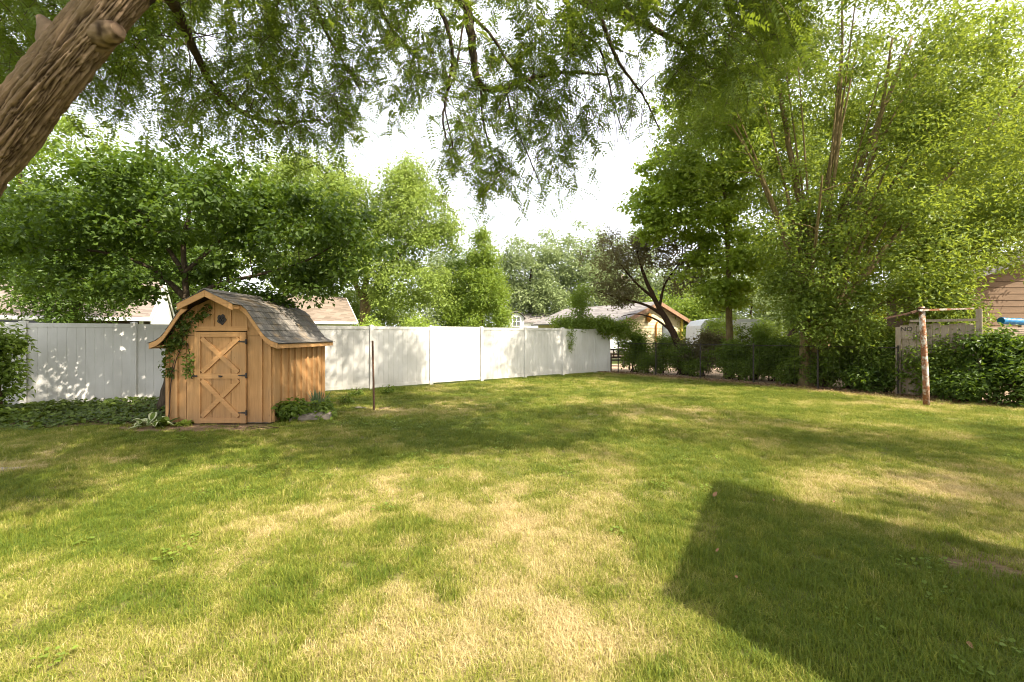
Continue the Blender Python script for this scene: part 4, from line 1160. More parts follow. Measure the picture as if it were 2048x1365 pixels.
def elm():
    bx, by = 9.25, 13.5
    stems = [([(9.05, 13.5, -0.05), (9.0, 13.5, 1.3), (8.95, 13.5, 3.2), (8.75, 13.4, 5.6), (8.2, 13.3, 8.2), (7.7, 13.2, 11)], 0.19, 0.04),
             ([(9.45, 13.4, -0.05), (9.45, 13.4, 1.4), (9.7, 13.4, 3.4), (10.1, 13.3, 5.6), (11.0, 13.2, 8.0), (12.0, 13.2, 10.5)], 0.20, 0.04),
             ([(9.0, 13.5, 2.2), (8.3, 13.2, 4.2), (7.3, 12.9, 6.2), (6.2, 12.7, 7.8)], 0.10, 0.02),
             ([(9.5, 13.4, 1.6), (10.4, 13.1, 3.2), (11.8, 12.8, 5.2), (13.4, 12.6, 7.2), (14.6, 12.5, 8.8)], 0.13, 0.03),
             ([(9.6, 13.4, 2.6), (10.0, 12.8, 5.0), (10.2, 12.2, 7.5), (10.2, 11.8, 9.5)], 0.10, 0.025),
             ([(8.9, 13.5, 3.6), (9.3, 13.0, 6.0), (9.4, 12.6, 8.5), (9.3, 12.4, 11)], 0.10, 0.025),
             ([(9.5, 13.4, 1.4), (11.0, 13.0, 2.5), (12.6, 12.6, 3.3), (14.0, 12.4, 3.8)], 0.08, 0.02),
             ([(9.2, 13.45, 2.0), (8.6, 12.6, 3.4), (8.2, 11.8, 4.6), (7.9, 11.2, 5.6)], 0.07, 0.02)]
    r5 = np.random.default_rng(77)
    for k_ in range(13):
        a_ = -0.55 + 1.25 * k_ / 12 + r5.uniform(-0.05, 0.05); b_ = r5.uniform(-0.22, 0.02); h_ = r5.uniform(7.5, 11.0)
        x0_ = 9.0 + 0.5 * k_ / 12; z0_ = r5.uniform(0.5, 2.2)
        stems.append(([(x0_, 13.4, z0_), (x0_ + a_ * h_ * 0.12, 13.3 + b_ * h_ * 0.1, z0_ + h_ * 0.28), (x0_ + a_ * h_ * 0.38, 13.3 + b_ * h_ * 0.3, z0_ + h_ * 0.62), (x0_ + a_ * h_ * 0.75, 13.2 + b_ * h_ * 0.5, z0_ + h_)], r5.uniform(0.05, 0.085), 0.014))
    blobs = [(10.6, 12.0, 1.75, 1.3, 0.7, 0.75, 52), (9.0, 12.5, 1.9, 0.9, 0.6, 0.6, 24), (8.1, 12.9, 2.7, 0.9, 0.8, 0.8, 26), (12.2, 11.9, 1.9, 1.0, 0.7, 0.6, 26), (9.4, 13.3, 8.6, 4.6, 3.2, 3.4, 520), (13.8, 13.0, 7.4, 3.4, 2.6, 3.2, 280), (6.8, 12.9, 8.2, 2.2, 2.0, 2.4, 150), (10.5, 12.4, 4.2, 3.0, 2.0, 1.6, 220), (8.6, 12.2, 4.4, 1.8, 1.6, 1.4, 70), (16.0, 13.5, 6.5, 2.0, 2.0, 2.6, 70),
             (13.2, 12.2, 4.2, 2.2, 1.8, 1.3, 110), (11.0, 11.7, 2.6, 1.8, 1.0, 0.7, 46), (9.4, 12.6, 2.6, 1.3, 0.9, 0.6, 24), (12.8, 11.8, 2.7, 1.4, 1.0, 0.6, 30), (10.8, 11.2, 7.4, 2.6, 1.2, 2.2, 60)]
    rng = np.random.default_rng(23)
    T = blob_points(rng, blobs)
    nz = np.array([mnoise.noise(Vector(q_) * 0.62) for q_ in T])
    T = T[nz > -0.17]
    tp = CX + F * T[:, 0] / T[:, 1]
    T = T[~((T[:, 1] < 12.9) & (tp > 1540) & (tp < 1790) & (T[:, 2] > 2.9) & (rng.uniform(0, 1, len(T)) < 0.72))]   # the stems stand free on our side
    T = np.vstack([T, shade_spots(rng, -0.9, 3.6, 34, 12.8, 17.0)])  # extra leaf clusters added out of view to shade the fence
    T = T[~in_shaft(T, SHAFTS)]
    tpx = CX + F * T[:, 0] / T[:, 1]; tpy = HZ - F * (T[:, 2] - EYE) / T[:, 1]
    T = T[~((tpx > 1945) & (tpy > 535))]            # the low limbs stop short of the garage wall
    tree('many_stemmed_tree', 'large many stemmed tree with wide dense crown filling the upper right', (9.25, 13.5, 0), stems, None, 'leaf_elm', 'bark_tan', 23, crad=0.46, nper=105, size=0.112, rmax=0.06, rk=0.012, targets=T)
elm()
tree('sunlit_tree', 'sunlit yellow green tree glowing behind the brown garage', (18.5, 18.5, 0),
     [([(18.5, 18.5, 0), (18.4, 18.5, 3), (18.0, 18.5, 7)], 0.25, 0.05), ([(18.4, 18.5, 3), (20, 18.5, 6)], 0.14, 0.04)],
     [(18.0, 18.5, 7.6, 3.6, 2.4, 3.2, 190), (21.0, 18.5, 8.5, 3.2, 2.4, 3.6, 110), (15.6, 18.6, 5.0, 1.8, 1.6, 2.0, 70)],
     'leaf_sunlit', 'bark_dark', 24, crad=0.66, nper=85, size=0.17)

tree('backdrop_elm', 'tall green tree showing through the many stemmed crown', (14.0, 22.0, 0),
     [([(14, 22, 0), (14.1, 22, 4), (13.8, 22, 9)], 0.3, 0.06), ([(14.1, 22, 3.6), (16.4, 22, 8), (17.4, 22, 11)], 0.18, 0.05)],
     [(12.6, 22, 9.5, 4.0, 2.4, 4.4, 210), (18.6, 22, 11.0, 4.2, 2.4, 4.6, 210), (23.5, 22, 12.0, 3.4, 2.4, 5.0, 130), (14.0, 21.6, 4.6, 3.4, 1.8, 2.0, 70)],
     'leaf_elm', 'bark_dark', 25, crad=0.75, nper=80, size=0.19)

# shrubs and undergrowth along the boundary
SHR = 'shrubs along the side boundary'
def shrub(px, y, w, h, lab, leaf='leaf_shrub', seed=0, n=44, size=0.085, nper=70, lean=0.0):
    x = (px - CX) / F * y
    r_ = np.random.default_rng(seed)
    st = [([(x + r_.uniform(-0.15, 0.15), y, -0.02), (x + r_.uniform(-0.3, 0.3) * w, y, h * 0.4), (x + r_.uniform(-0.6, 0.6) * w + lean, y, h * 0.8)], 0.022, 0.008) for _ in range(5)]
    tree('shrub', lab, (x, y, 0), st, [(x + lean * 0.5, y, h * 0.55, w, min(w, 0.7), h * 0.45, n), (x + w * 0.3 + lean, y - 0.1, h * 0.78, w * 0.55, 0.4, h * 0.24, n // 4)], leaf, 'bark_thin', 200 + seed, crad=0.25, nper=nper, size=size, cat='shrub', group=SHR, rmax=0.016, rk=0.008, sides=5)
shrub(1268, 18.6, 0.62, 1.55, 'bushy shrub beside the dark wooden bench', seed=1, n=46, size=0.11)
shrub(1325, 18.0, 0.55, 1.5, 'green shrub left of the leaning tree trunk', seed=2, n=40, size=0.10)
shrub(1408, 16.9, 0.85, 1.62, 'brownish twiggy shrub between leaning tree and slim maple', 'leaf_sparse', seed=3, n=80, size=0.09, nper=70)
shrub(1385, 16.6, 0.30, 0.62, 'low dark shrub at the foot of the leaning tree', seed=4, n=16, size=0.09)
shrub(1505, 15.4, 0.72, 1.85, 'dark shrub right of the slim maple trunk', seed=5, n=46, size=0.10, nper=55)
shrub(1575, 14.6, 0.62, 1.55, 'thin dark shrub left of the many stemmed tree', seed=6, n=30, size=0.10, nper=45)
shrub(1700, 12.7, 0.85, 1.35, 'dense dark shrub right of the many stemmed trunks', seed=7, n=62, size=0.105)
shrub(1775, 11.9, 0.62, 1.45, 'dark shrub under the drooping end of the clothesline arm', seed=8, n=46, size=0.10)
shrub(1880, 10.75, 0.42, 1.15, 'leafy shrub behind the rusty clothesline post', seed=9, n=34, size=0.085)
shrub(1985, 10.2, 0.62, 1.62, 'leafy green shrub below the blue roll', 'leaf_broad', seed=10, n=62, size=0.105)
shrub(2085, 9.6, 0.6, 1.5, 'leafy green shrub cut by the picture edge beside the garage', 'leaf_broad', seed=11, n=50, size=0.105)
shrub(1652, 13.2, 0.45, 0.85, 'low leafy shrub hugging the many stemmed trunks', seed=12, n=30, size=0.10)
shrub(1600, 18.5, 0.9, 1.7, 'pale shrub far behind the wire fence between the two trunks', 'leaf_cone', seed=14, n=46, size=0.12)
shrub(1715, 16.0, 0.9, 2.1, 'tall green shrub behind the dense dark shrub', 'leaf_elm', seed=15, n=60, size=0.12)
shrub(1765, 14.2, 0.7, 1.9, 'tall green shrub behind the plank fence end', 'leaf_elm', seed=16, n=48, size=0.11)
shrub(1525, 17.5, 0.7, 1.2, 'low pale shrub glimpsed behind the dark shrub near the maple', 'leaf_cone', seed=17, n=34, size=0.11)
shrub(1458, 15.6, 0.62, 1.35, 'leafy shrub around the slim maple trunk foot', seed=18, n=40, size=0.10)
shrub(1545, 14.9, 0.7, 1.5, 'leafy shrub between the slim maple and the many stems', seed=19, n=46, size=0.10)
shrub(1612, 13.6, 0.45, 1.2, 'leafy shrub hiding the left side of the many stems', seed=20, n=30, size=0.10)
shrub(1360, 17.2, 0.5, 1.2, 'green shrub right behind the leaning trunk', seed=21, n=30, size=0.10)
shrub(1830, 11.3, 0.5, 1.2, 'dark shrub left behind the rusty clothesline post', seed=22, n=36, size=0.095)
shrub(1295, 17.9, 0.5, 0.7, 'low ragged shrub below the fence end creeper', seed=23, n=22, size=0.10)
shrub(1480, 15.2, 0.55, 0.75, 'low ragged shrub in front of the slim maple', seed=24, n=24, size=0.10)
shrub(1590, 13.9, 0.5, 0.7, 'low ragged shrub left of the many stems', seed=25, n=22, size=0.10)
shrub(1735, 12.0, 0.55, 0.7, 'low ragged shrub in front of the dense dark shrub', 'leaf_broad', seed=26, n=26, size=0.11)
shrub(1930, 10.1, 0.5, 0.8, 'low ragged shrub right of the clothesline post', 'leaf_broad', seed=27, n=28, size=0.095)
shrub(2040, 9.5, 0.5, 0.85, 'low ragged shrub at the picture edge below the blue roll', 'leaf_broad', seed=28, n=28, size=0.095)
shrub(1865, 10.9, 0.35, 1.75, 'tall thin shrub climbing the plank fence', seed=29, n=26, size=0.085)
shrub(-8, 8.0, 0.30, 1.75, 'dark drooping shrub against the white fence end', 'leaf_shrub', seed=13, n=46, size=0.10, lean=-0.15)

# creeper piled on the fence end, its upright sprig and hanging strand
rng = np.random.default_rng(71)
vine = thing('fence_creeper', 'bright green creeper heaped over the far end of the white fence', 'creeper', (3.3, 17.9, 1.8))
T = blob_points(rng, [(2.6, 17.8, 2.05, 0.9, 0.35, 0.25, 40), (3.7, 18.2, 1.95, 0.9, 0.4, 0.32, 46), (4.6, 18.3, 1.75, 0.7, 0.4, 0.45, 34), (2.75, 17.8, 2.9, 0.32, 0.25, 0.75, 26)])
T = np.vstack([T, [(2.32 + rng.uniform(-0.08, 0.08), 17.02, zz) for zz in np.linspace(1.85, 1.0, 12)]])
w = Geo(); grow(rng, [stem_path([(3.9, 18.3, 0), (3.8, 18.25, 1.0), (3.4, 18.1, 1.9), (2.8, 17.85, 2.1)], 0.025, 0.01), stem_path([(2.7, 17.8, 2.0), (2.4, 17.3, 1.95), (2.32, 17.03, 1.8), (2.32, 17.02, 1.0)], 0.008, 0.004)], T, w, 0.012, 0.006)
w.tube(stem_path([(3.9, 18.3, 0), (3.8, 18.25, 1.0), (3.4, 18.1, 1.9), (2.8, 17.85, 2.1)], 0.025, 0.01)[0], 0.018, 6)
w.build('stem', M['bark_thin'], vine)
c = Geo(); cluster_leaves(c, rng, T[:-12], 0.27, 62, 0.105); cluster_leaves(c, rng, T[-12:], 0.14, 22, 0.075, 0.3, 0.7)
c.build('foliage', M['leaf_cone'], vine)

# ivy bed, climbing ivy, roof vine
rng = np.random.default_rng(72)
n = 8200
x = rng.uniform(-11.5, -6.1, n); yf = fence_y(x)
y0 = 7.35 + 0.25 * np.sin(x * 1.7) + 0.12 * np.sin(x * 5)
y = y0 + (yf - 0.08 - y0) * rng.uniform(0, 1, n)
k = ~((x > SHED[0] - 0.02) & (y > SHED[2] - 0.02))
x, y = x[k], y[k]; n = len(x)
hh = (0.06 + 0.16 * fbm(x * 1.6, y * 1.6, 3, 2)) * np.clip((y - 7.2) * 2.2, 0.35, 1) * rng.uniform(0.25, 1.15, n)
P = np.stack([x, y, hh], 1)
D = rand_dir(rng, n); D[:, 2] = D[:, 2] * 0.3 - 0.1
Nn = rand_dir(rng, n) * 0.5; Nn[:, 2] += 1; Nn[:, 1] -= 0.35
g = Geo(); v, f = leaf_quads(P, D, Nn, 0.085 * rng.uniform(0.6, 1.35, n), 0.85, 0.05, 0.1); g.add(v, f, np.repeat(rng.uniform(0, 1, n), 4))
o = g.build('ivy_ground_cover', M['leaf_ivy'], kind='stuff'); o['label'] = 'dark green ivy carpeting the bed along the white fence'; o['category'] = 'ground cover'
g = Geo(); bx_ = np.linspace(-11.6, -6.02, 30)
b0 = 7.3 + 0.25 * np.sin(bx_ * 1.7)
vv = np.concatenate([np.stack([bx_, b0, np.full(30, 0.024)], 1), np.stack([bx_, fence_y(bx_), np.full(30, 0.024)], 1)])
g.add(vv, [(i, i + 1, 31 + i, 30 + i) for i in range(29)]); g.build('ivy_bed_soil', M['bed_soil'], kind='structure')

def ivy_on(name, label, spots, leaf, size, nper, crad, seed, stems, up, hang):
    rng = np.random.default_rng(seed)
    root = thing(name, label, 'ivy', stems[0][0])
    w = Geo()
    for s in stems:
        pp, rr = stem_path(s, 0.010, 0.004, 6, 0.006, rng); w.tube(pp, rr, 5)
    w.build('stem', M['bark_thin'], root)
    c = Geo(); cluster_leaves(c, rng, np.array(spots), crad, nper, size, up, hang, 0.85, 1.0)
    c.build('foliage', M[leaf], root)
sp = []
for (xa, za, xb, zb, k) in [(-5.97, 0.85, -5.93, 1.35, 8), (-5.93, 1.3, -5.62, 1.72, 14), (-5.85, 1.38, -5.7, 1.5, 5), (-5.62, 1.72, -5.28, 2.0, 9)]:
    for t in np.linspace(0, 1, k):
        sp.append((xa + (xb - xa) * t + rng.normal() * 0.035, 7.61 + rng.normal() * 0.02, za + (zb - za) * t + rng.normal() * 0.05))
ivy_on('climbing_ivy', 'ivy climbing the front corner of the shed up under the roof', sp, 'leaf_ivy', 0.06, 20, 0.10, 73,
       [[(-5.93, 7.6, 0.02), (-5.9, 7.62, 0.8), (-5.8, 7.63, 1.3), (-5.55, 7.62, 1.75), (-5.2, 7.62, 1.98)], [(-5.88, 7.62, 0.9), (-5.75, 7.62, 1.3), (-5.66, 7.62, 1.6)]], 0.1, 0.5)
sp2 = [(-5.58 + rng.normal() * 0.03, 7.59, zz) for zz in np.linspace(1.22, 0.86, 8)]
ivy_on('ivy_tendril', 'short loose ivy tendril hanging beside the shed door latch', sp2, 'leaf_shrub', 0.05, 16, 0.075, 74, [[(-5.62, 7.62, 1.4), (-5.58, 7.61, 1.15), (-5.56, 7.6, 0.85)]], 0.1, 0.7)
sp3 = [(XC + u, yy, prof_z(u) + 0.05 + rng.uniform(0, 0.06)) for u, yy in zip(rng.uniform(-0.3, 0.36, 34), rng.uniform(8.9, 9.75, 34))]
ivy_on('roof_ivy', 'leafy ivy sprawling over the rear ridge of the shed roof', sp3, 'leaf_broad', 0.075, 30, 0.15, 75, [[(-5.1, 9.84, 0.0), (-5.1, 9.84, 1.4), (-5.1, 9.82, 2.3), (-5.05, 9.4, 2.33), (-5.0, 9.0, 2.33)]], 1.0, 0.2)

# ------------------------------------------------------------------ bedding plants by the shed
def blade_plant(name, label, cat, c, n, lmin, lmax, wdt, mat, seed, spread, arch, leafname='leaf', edge=None):
    """strap or hosta leaves, each leaf its own piece"""
    rng = np.random.default_rng(seed)
    root = thing(name, label, cat, c)
    for i in range(n):
        a = rng.uniform(0, 2 * math.pi); L = rng.uniform(lmin, lmax); k = 7
        t = np.linspace(0, 1, k)
        d = np.array([math.cos(a), math.sin(a), 0]); s = np.array([-math.sin(a), math.cos(a), 0])
        tilt = rng.uniform(*spread)
        b = np.array(c) + d * rng.uniform(0, 0.06) + s * rng.uniform(-0.05, 0.05)
        ctr = b + d * (L * np.sin(tilt) * t)[:, None] + np.array([0, 0, 1.0]) * (L * (np.cos(tilt) * t - arch * rng.uniform(0.7, 1.3) * t ** 2))[:, None]
        ctr[:, 2] = np.maximum(ctr[:, 2], 0.015)
        if cat == 'hosta':
            wv = wdt * np.sin(np.pi * np.clip((t - 0.18) / 0.82, 0, 1) ** 0.75) + 0.006
        else:
            wv = wdt * (1 - t ** 2.2) + 0.001
        g = Geo(); r0 = rng.uniform()
        rows = [-1, -0.55, 0, 0.55, 1] if edge else [-1, 0, 1]
        V = []
        for q_ in rows:
            V.append(ctr + s * (wv * q_)[:, None] + np.array([0, 0, 1.0]) * (wv * abs(q_) * 0.35)[:, None])
        V = np.array(V); m = len(rows)
        fc = [(j * k + i2, j * k + i2 + 1, (j + 1) * k + i2 + 1, (j + 1) * k + i2) for j in range(m - 1) for i2 in range(k - 1)]
        if edge:
            inner = [q_ for q_ in fc if q_[0] // k in (1, 2)]; outer = [q_ for q_ in fc if q_[0] // k in (0, 3)]
            g.add(V.reshape(-1, 3), inner, r0); lf = g.build(leafname, M[mat], root, smooth=True)
            g2 = Geo(); g2.add(V.reshape(-1, 3), outer, r0); g2.build('leaf_margin', M[edge], lf, smooth=True)
        else:
            g.add(V.reshape(-1, 3), fc, r0); g.build(leafname, M[mat], root, smooth=True)
    return root
M['hosta_edge'] = leaf_mat('hosta_edge', (0.42, 0.46, 0.24), (0.56, 0.58, 0.36), (0.5, 0.55, 0.3), 0.3)
blade_plant('hosta', 'green and cream edged hosta at the front corner of the shed', 'hosta', G(298, 853) , 30, 0.30, 0.50, 0.055, 'leaf_shrub', 81, (0.5, 1.25), 0.55, edge='hosta_edge')
blade_plant('iris_clump', 'spiky grey green iris clump against the side of the shed', 'iris', np.array([-3.86, 8.75, 0.0]), 52, 0.40, 0.72, 0.016, 'leaf_iris', 82, (0.05, 0.75), 0.28)
blade_plant('coral_bells', 'small lime leaved plant beside the shed door', 'plant', G(372, 850), 22, 0.12, 0.22, 0.045, 'leaf_lime', 83, (0.5, 1.2), 0.5)
blade_plant('plantain_lily', 'dark broad leaved plant between the hosta and the shed', 'plant', np.array([-5.86, 7.40, 0]), 20, 0.18, 0.34, 0.05, 'leaf_ivy', 84, (0.3, 1.0), 0.4)
def low_bush(name, label, blobs, leaf, seed, size, nper=60, crad=0.14):
    tree(name, label, (blobs[0][0], blobs[0][1], 0), [([(blobs[0][0], blobs[0][1], 0), (blobs[0][0], blobs[0][1], 0.12), (blobs[0][0] + 0.03, blobs[0][1], 0.24)], 0.012, 0.005)], blobs, leaf, 'bark_thin', seed, crad=crad, nper=nper, size=size, cat='plant', rmax=0.008, sides=5, wr=0.6)
low_bush('hellebore', 'dark glossy low bush at the front corner of the shed siding', [(-3.95, 7.95, 0.17, 0.30, 0.24, 0.16, 16), (-3.62, 8.2, 0.15, 0.25, 0.2, 0.14, 10)], 'leaf_shrub', 91, 0.095)
for i, (gx_, gy_, lab) in enumerate([(G(712, 793)[0], G(712, 793)[1], 'small weed at the fence foot left of the rusty rod'), (G(690, 810)[0], G(690, 810)[1], 'sprawling weed between the iris and the rusty rod'), (G(776, 790)[0], G(776, 790)[1], 'small weed at the fence foot right of the rusty rod'), (G(866, 766)[0], G(866, 766)[1] - 0.1, 'tiny weed beside the sunlit fence panel'), (G(1052, 754)[0], G(1052, 754)[1] - 0.2, 'tiny weed under the hanging creeper strand')]):
    low_bush('weed', lab, [(gx_, gy_, 0.10, 0.16, 0.12, 0.10, 8)], 'leaf_shrub', 93 + i, 0.06, 30, 0.1)

# ------------------------------------------------------------------ yard objects
b0 = G(747, 822)
rod = Geo(); rod.tube([(b0[0] + 0.01, b0[1], -0.1), (b0[0], b0[1], 0.6), (b0[0] - 0.02, b0[1], 1.43)], [0.021, 0.02, 0.02], 10)
tag(rod.build('garden_rod', M['rust'], smooth=False), 'thin rusty upright rod standing in the lawn near the shed', 'rod')

c0 = G(1850, 812)
pole = thing('clothesline_pole', 'rusty clothesline post with a bent cross arm and peeling paint', 'clothesline post', c0)
g = Geo(); g.tube([(c0[0] + 0.03, c0[1], -0.05), (c0[0] + 0.02, c0[1], 0.5), (c0[0] - 0.03, c0[1], 1.4), tuple(W(1843, 614, 9.6))], [0.060, 0.056, 0.054, 0.054], 16); g.build('post', M['rusty_paint'], pole, smooth=True)
g = Geo(); g.bar(W(1838, 621, 9.55), W(1900, 619, 9.45), 0.045, 0.042, r=0.9); g.bar(W(1899, 619, 9.45), W(1947, 617.5, 9.35), 0.042, 0.034, r=0.9); g.build('arm', M['rusty_paint'], pole)
g = Geo(); g.bar(W(1842, 620, 9.58), W(1822, 626, 9.62), 0.05, 0.05); g.bar(W(1823, 625.7, 9.62), W(1769, 637.5, 9.8), 0.045, 0.03); g.build('arm', M['rust'], pole)
g = Geo(); g.box(W(1842, 617, 9.6), (0.15, 0.15, 0.012), r=0.3); g.build('cap_plate', M['rust'], pole)
g = Geo(); e = W(1838, 621, 9.53); g.tube([e + (0.0, -0.03, -0.02), e + (0.02, -0.05, -0.05), e + (0.05, -0.03, -0.03)], 0.007, 6); g.build('hook', M['iron'], pole)

# scalloped concrete edging block and a few stones
c0 = G(620, 842); ang = 0.28
u = np.linspace(-0.34, 0.34, 41)
top = 0.085 + 0.018 * np.abs(np.sin((u + 0.34) / 0.68 * math.pi * 5)) - 0.05 * (u < -0.26) * (-(u + 0.26)) / 0.08
poly = [(a, 0, t) for a, t in zip(u, top)] + [(0.34, 0, -0.01), (-0.34, 0, -0.01)]
ca, sa = math.cos(ang), math.sin(ang)
poly = [(c0[0] + a * ca, c0[1] + a * sa, z) for a, _, z in poly][::-1]
g = Geo(); g.prism(poly, (-0.20 * sa + 0.02, 0.22 * ca, 0.055)); tag(g.build('edging_block', M['concrete']), 'pale scalloped concrete edging block lying by the shed plants', 'edging block')
def stone(lab, c, s, seed):
    rng = np.random.default_rng(seed)
    th = np.linspace(0, math.pi, 7); ph = np.arange(10) * 2 * math.pi / 10
    v = []
    for t in th:
        for p in ph:
            v.append((math.sin(t) * math.cos(p), math.sin(t) * math.sin(p), math.cos(t)))
    v = np.array(v); k = 1 + 0.18 * np.sin(v[:, 0] * 3 + seed) + 0.14 * np.sin(v[:, 1] * 4 + v[:, 2] * 3)
    v = v * k[:, None] * np.array(s) + np.array(c)
    f = [(i * 10 + j, i * 10 + (j + 1) % 10, (i + 1) * 10 + (j + 1) % 10, (i + 1) * 10 + j) for i in range(6) for j in range(10)]
    g = Geo(); g.add(v, f); tag(g.build('stone', M['concrete'], smooth=True), lab, 'stone')
stone('flat grey stone in the soil at the foot of the rusty rod', G(722, 818) + (0, 0, 0.01), (0.13, 0.09, 0.035), 3)
stone('small stone in the bare soil in front of the ivy', G(20, 938) + (0, 0, 0.0), (0.14, 0.08, 0.02), 5)
g = Geo(); rng = np.random.default_rng(15)
for k in range(6):
    a = G(470 + 16 * k, 856 + rng.uniform(-4, 4)); d = np.array([rng.uniform(-0.2, 0.2), rng.uniform(-0.06, 0.06), 0.0])
    g.tube([a - d + (0, 0, 0.022), a + (0, 0, 0.035), a + d + (0, 0, 0.024)], [0.004, 0.006, 0.003], 5)
o = g.build('twig_debris', M['bark_thin'], kind='stuff'); o['label'] = 'dry twigs scattered on the soil before the shed'; o['category'] = 'twigs'

# fallen leaves on the lawn, each one by itself
for i, (px, py, s, lab) in enumerate([(1430, 998, 0.062, 'curled brown leaf standing in the grass above the shadow corner'), (1775, 879, 0.075, 'brown leaf on the far lawn left of the clothesline post'), (1434, 1113, 0.034, 'small brown leaf just inside the house shadow edge'), (1938, 1308, 0.052, 'pinkish dry leaf in the shade at the bottom corner'),
                                     (1547, 1010, 0.026, 'tiny pale leaf right of the curled brown leaf'), (1668, 1013, 0.026, 'tiny pale leaf in the middle of the shaded grass'), (1472, 1168, 0.03, 'small yellowish leaf within the dark shadow')]):
    rng = np.random.default_rng(300 + i); c = G(px, py) + np.array([0, 0, 0.045])
    d = unit([rng.uniform(-1, 1), rng.uniform(-0.5, 0.5), 0.35]); n_ = unit([rng.uniform(-0.4, 0.4), -0.8, 0.6]); sd = unit(np.cross(n_, d)); up = np.cross(d, sd)
    t = np.linspace(0, 1, 6); wv = 0.27 * np.sin(math.pi * t ** 0.8)
    V = []
    for q_ in (-1, -0.5, 0, 0.5, 1):
        V.append(c + d * ((t - 0.5) * s)[:, None] + sd * (wv * q_ * s)[:, None] + up * ((q_ * q_ * 0.35 * wv + 0.25 * (t - 0.5) ** 2) * s)[:, None])
    V = np.array(V).reshape(-1, 3)
    g = Geo(); g.add(V, [(j * 6 + k, j * 6 + k + 1, j * 6 + 7 + k, j * 6 + 6 + k) for j in range(4) for k in range(5)], 0.8)
    tag(g.build('fallen_leaf', M['leaf_dry'], smooth=True), lab, 'leaf', 'fallen leaves on the lawn')

# ------------------------------------------------------------------ houses, set square to the lot
A2 = np.array([0.86, 0.51]); A2 /= np.linalg.norm(A2); B2 = np.array([-A2[1], A2[0]])
def lot(c, a, b, z):
    p = np.array(c) + A2 * a + B2 * b
    return np.array([p[0], p[1], z])
def ridge_house(name, label, c, L, half, he, hr, roofm, wallm, trim, overhang=0.35):
    """c: near right eave corner; the ridge runs along the lot's long axis"""
    root = thing(name, label, 'house', (c[0], c[1], 0))
    g = Geo()
    sl = (hr - he) / half
    for b0_, b1_, z0, z1 in ((0, half, he, hr), (half, 2 * half, hr, he)):
        q_ = [lot(c, 0, b0_, z0), lot(c, 0, b1_, z1), lot(c, -L, b1_, z1), lot(c, -L, b0_, z0)]
        g.prism(q_, (0, 0, -0.09))
    g.build('roof', M[roofm], root)
    g = Geo(); o_ = overhang; hw = he + sl * o_ - 0.05
    wa = [(-o_, o_), (-L + o_, o_), (-L + o_, 2 * half - o_), (-o_, 2 * half - o_)]
    for (a0, bb0), (a1, bb1) in zip(wa, wa[1:] + wa[:1]):
        g.add([lot(c, a0, bb0, 0), lot(c, a1, bb1, 0), lot(c, a1, bb1, hw), lot(c, a0, bb0, hw)], [(0, 1, 2, 3)])
    for a in (-o_, -L + o_):
        g.add([lot(c, a, o_, hw), lot(c, a, 2 * half - o_, hw), lot(c, a, half, hr - 0.1)], np.array([(0, 1, 2)]))
    g.build('wall', M[wallm], root)
    g = Geo(); g.bar(lot(c, 0.03, -0.03, he - 0.07), lot(c, -L - 0.03, -0.03, he - 0.07), 0.10, 0.13); g.build('gutter', M[trim], root)
    for s in (0, 1):
        g = Geo(); g.bar(lot(c, 0.02, half * 2 * s, he - 0.10 + 0.0), lot(c, 0.02, half, hr - 0.10), 0.04, 0.18); g.build('rake_board', M[trim], root)
    return root
def window(root, c, a0, a1, b, z0, z1, frame, glass='glass_dark'):
    f = Geo()
    for p0, p1, w_ in ((lot(c, a0, b - 0.03, z0), lot(c, a1, b - 0.03, z0), 0.07), (lot(c, a0, b - 0.03, z1), lot(c, a1, b - 0.03, z1), 0.07)):
        f.bar(p0, p1, 0.05, w_)
    for a in (a0, (a0 + a1) / 2, a1):
        f.bar(lot(c, a, b - 0.035, z0), lot(c, a, b - 0.035, z1), 0.05, 0.06, up=(*B2, 0))
    win = f.build('window', M[frame], root)
    g = Geo(); g.add([lot(c, a0, b - 0.012, z0), lot(c, a1, b - 0.012, z0), lot(c, a1, b - 0.012, z1), lot(c, a0, b - 0.012, z1)], [(0, 1, 2, 3)]); g.build('pane', M[glass], win)
ca_ = (-14.0, 17.0)
hA = ridge_house('tan_roofed_house', 'low house with tan shingle roof and white gutter behind the fence', ca_, 13, 3.4, 2.22, 3.95, 'roof_tan', 'dark_wood', 'white_paint')
window(hA, ca_, -4.4, -2.6, 0.35, 1.2, 2.1, 'white_paint'); window(hA, ca_, -8.6, -6.4, 0.35, 1.2, 2.1, 'white_paint')
g = Geo(); g.bar(lot(ca_, -0.30, 0.30, 0), lot(ca_, -0.30, 0.30, 2.15), 0.09, 0.09, up=(0, 1, 0)); g.build('downspout', M['white_paint'], hA)
g = Geo(); g.add([lot(ca_, -0.02, 0.1, 1.9), lot(ca_, -0.02, 6.7, 1.9), lot(ca_, -0.02, 3.4, 3.75)], np.array([(0, 1, 2)])); g.build('gable_siding', M['white_paint'], hA)
cb_ = (-9.13, 26.0)
hB = ridge_house('brown_roofed_house', 'house with brown shingle roof showing above the fence behind the shed', cb_, 8.3, 3.7, 2.33, 4.05, 'roof_brown', 'white_paint', 'white_paint')
window(hB, cb_, -3.2, -1.6, 0.35, 1.2, 2.1, 'white_paint')

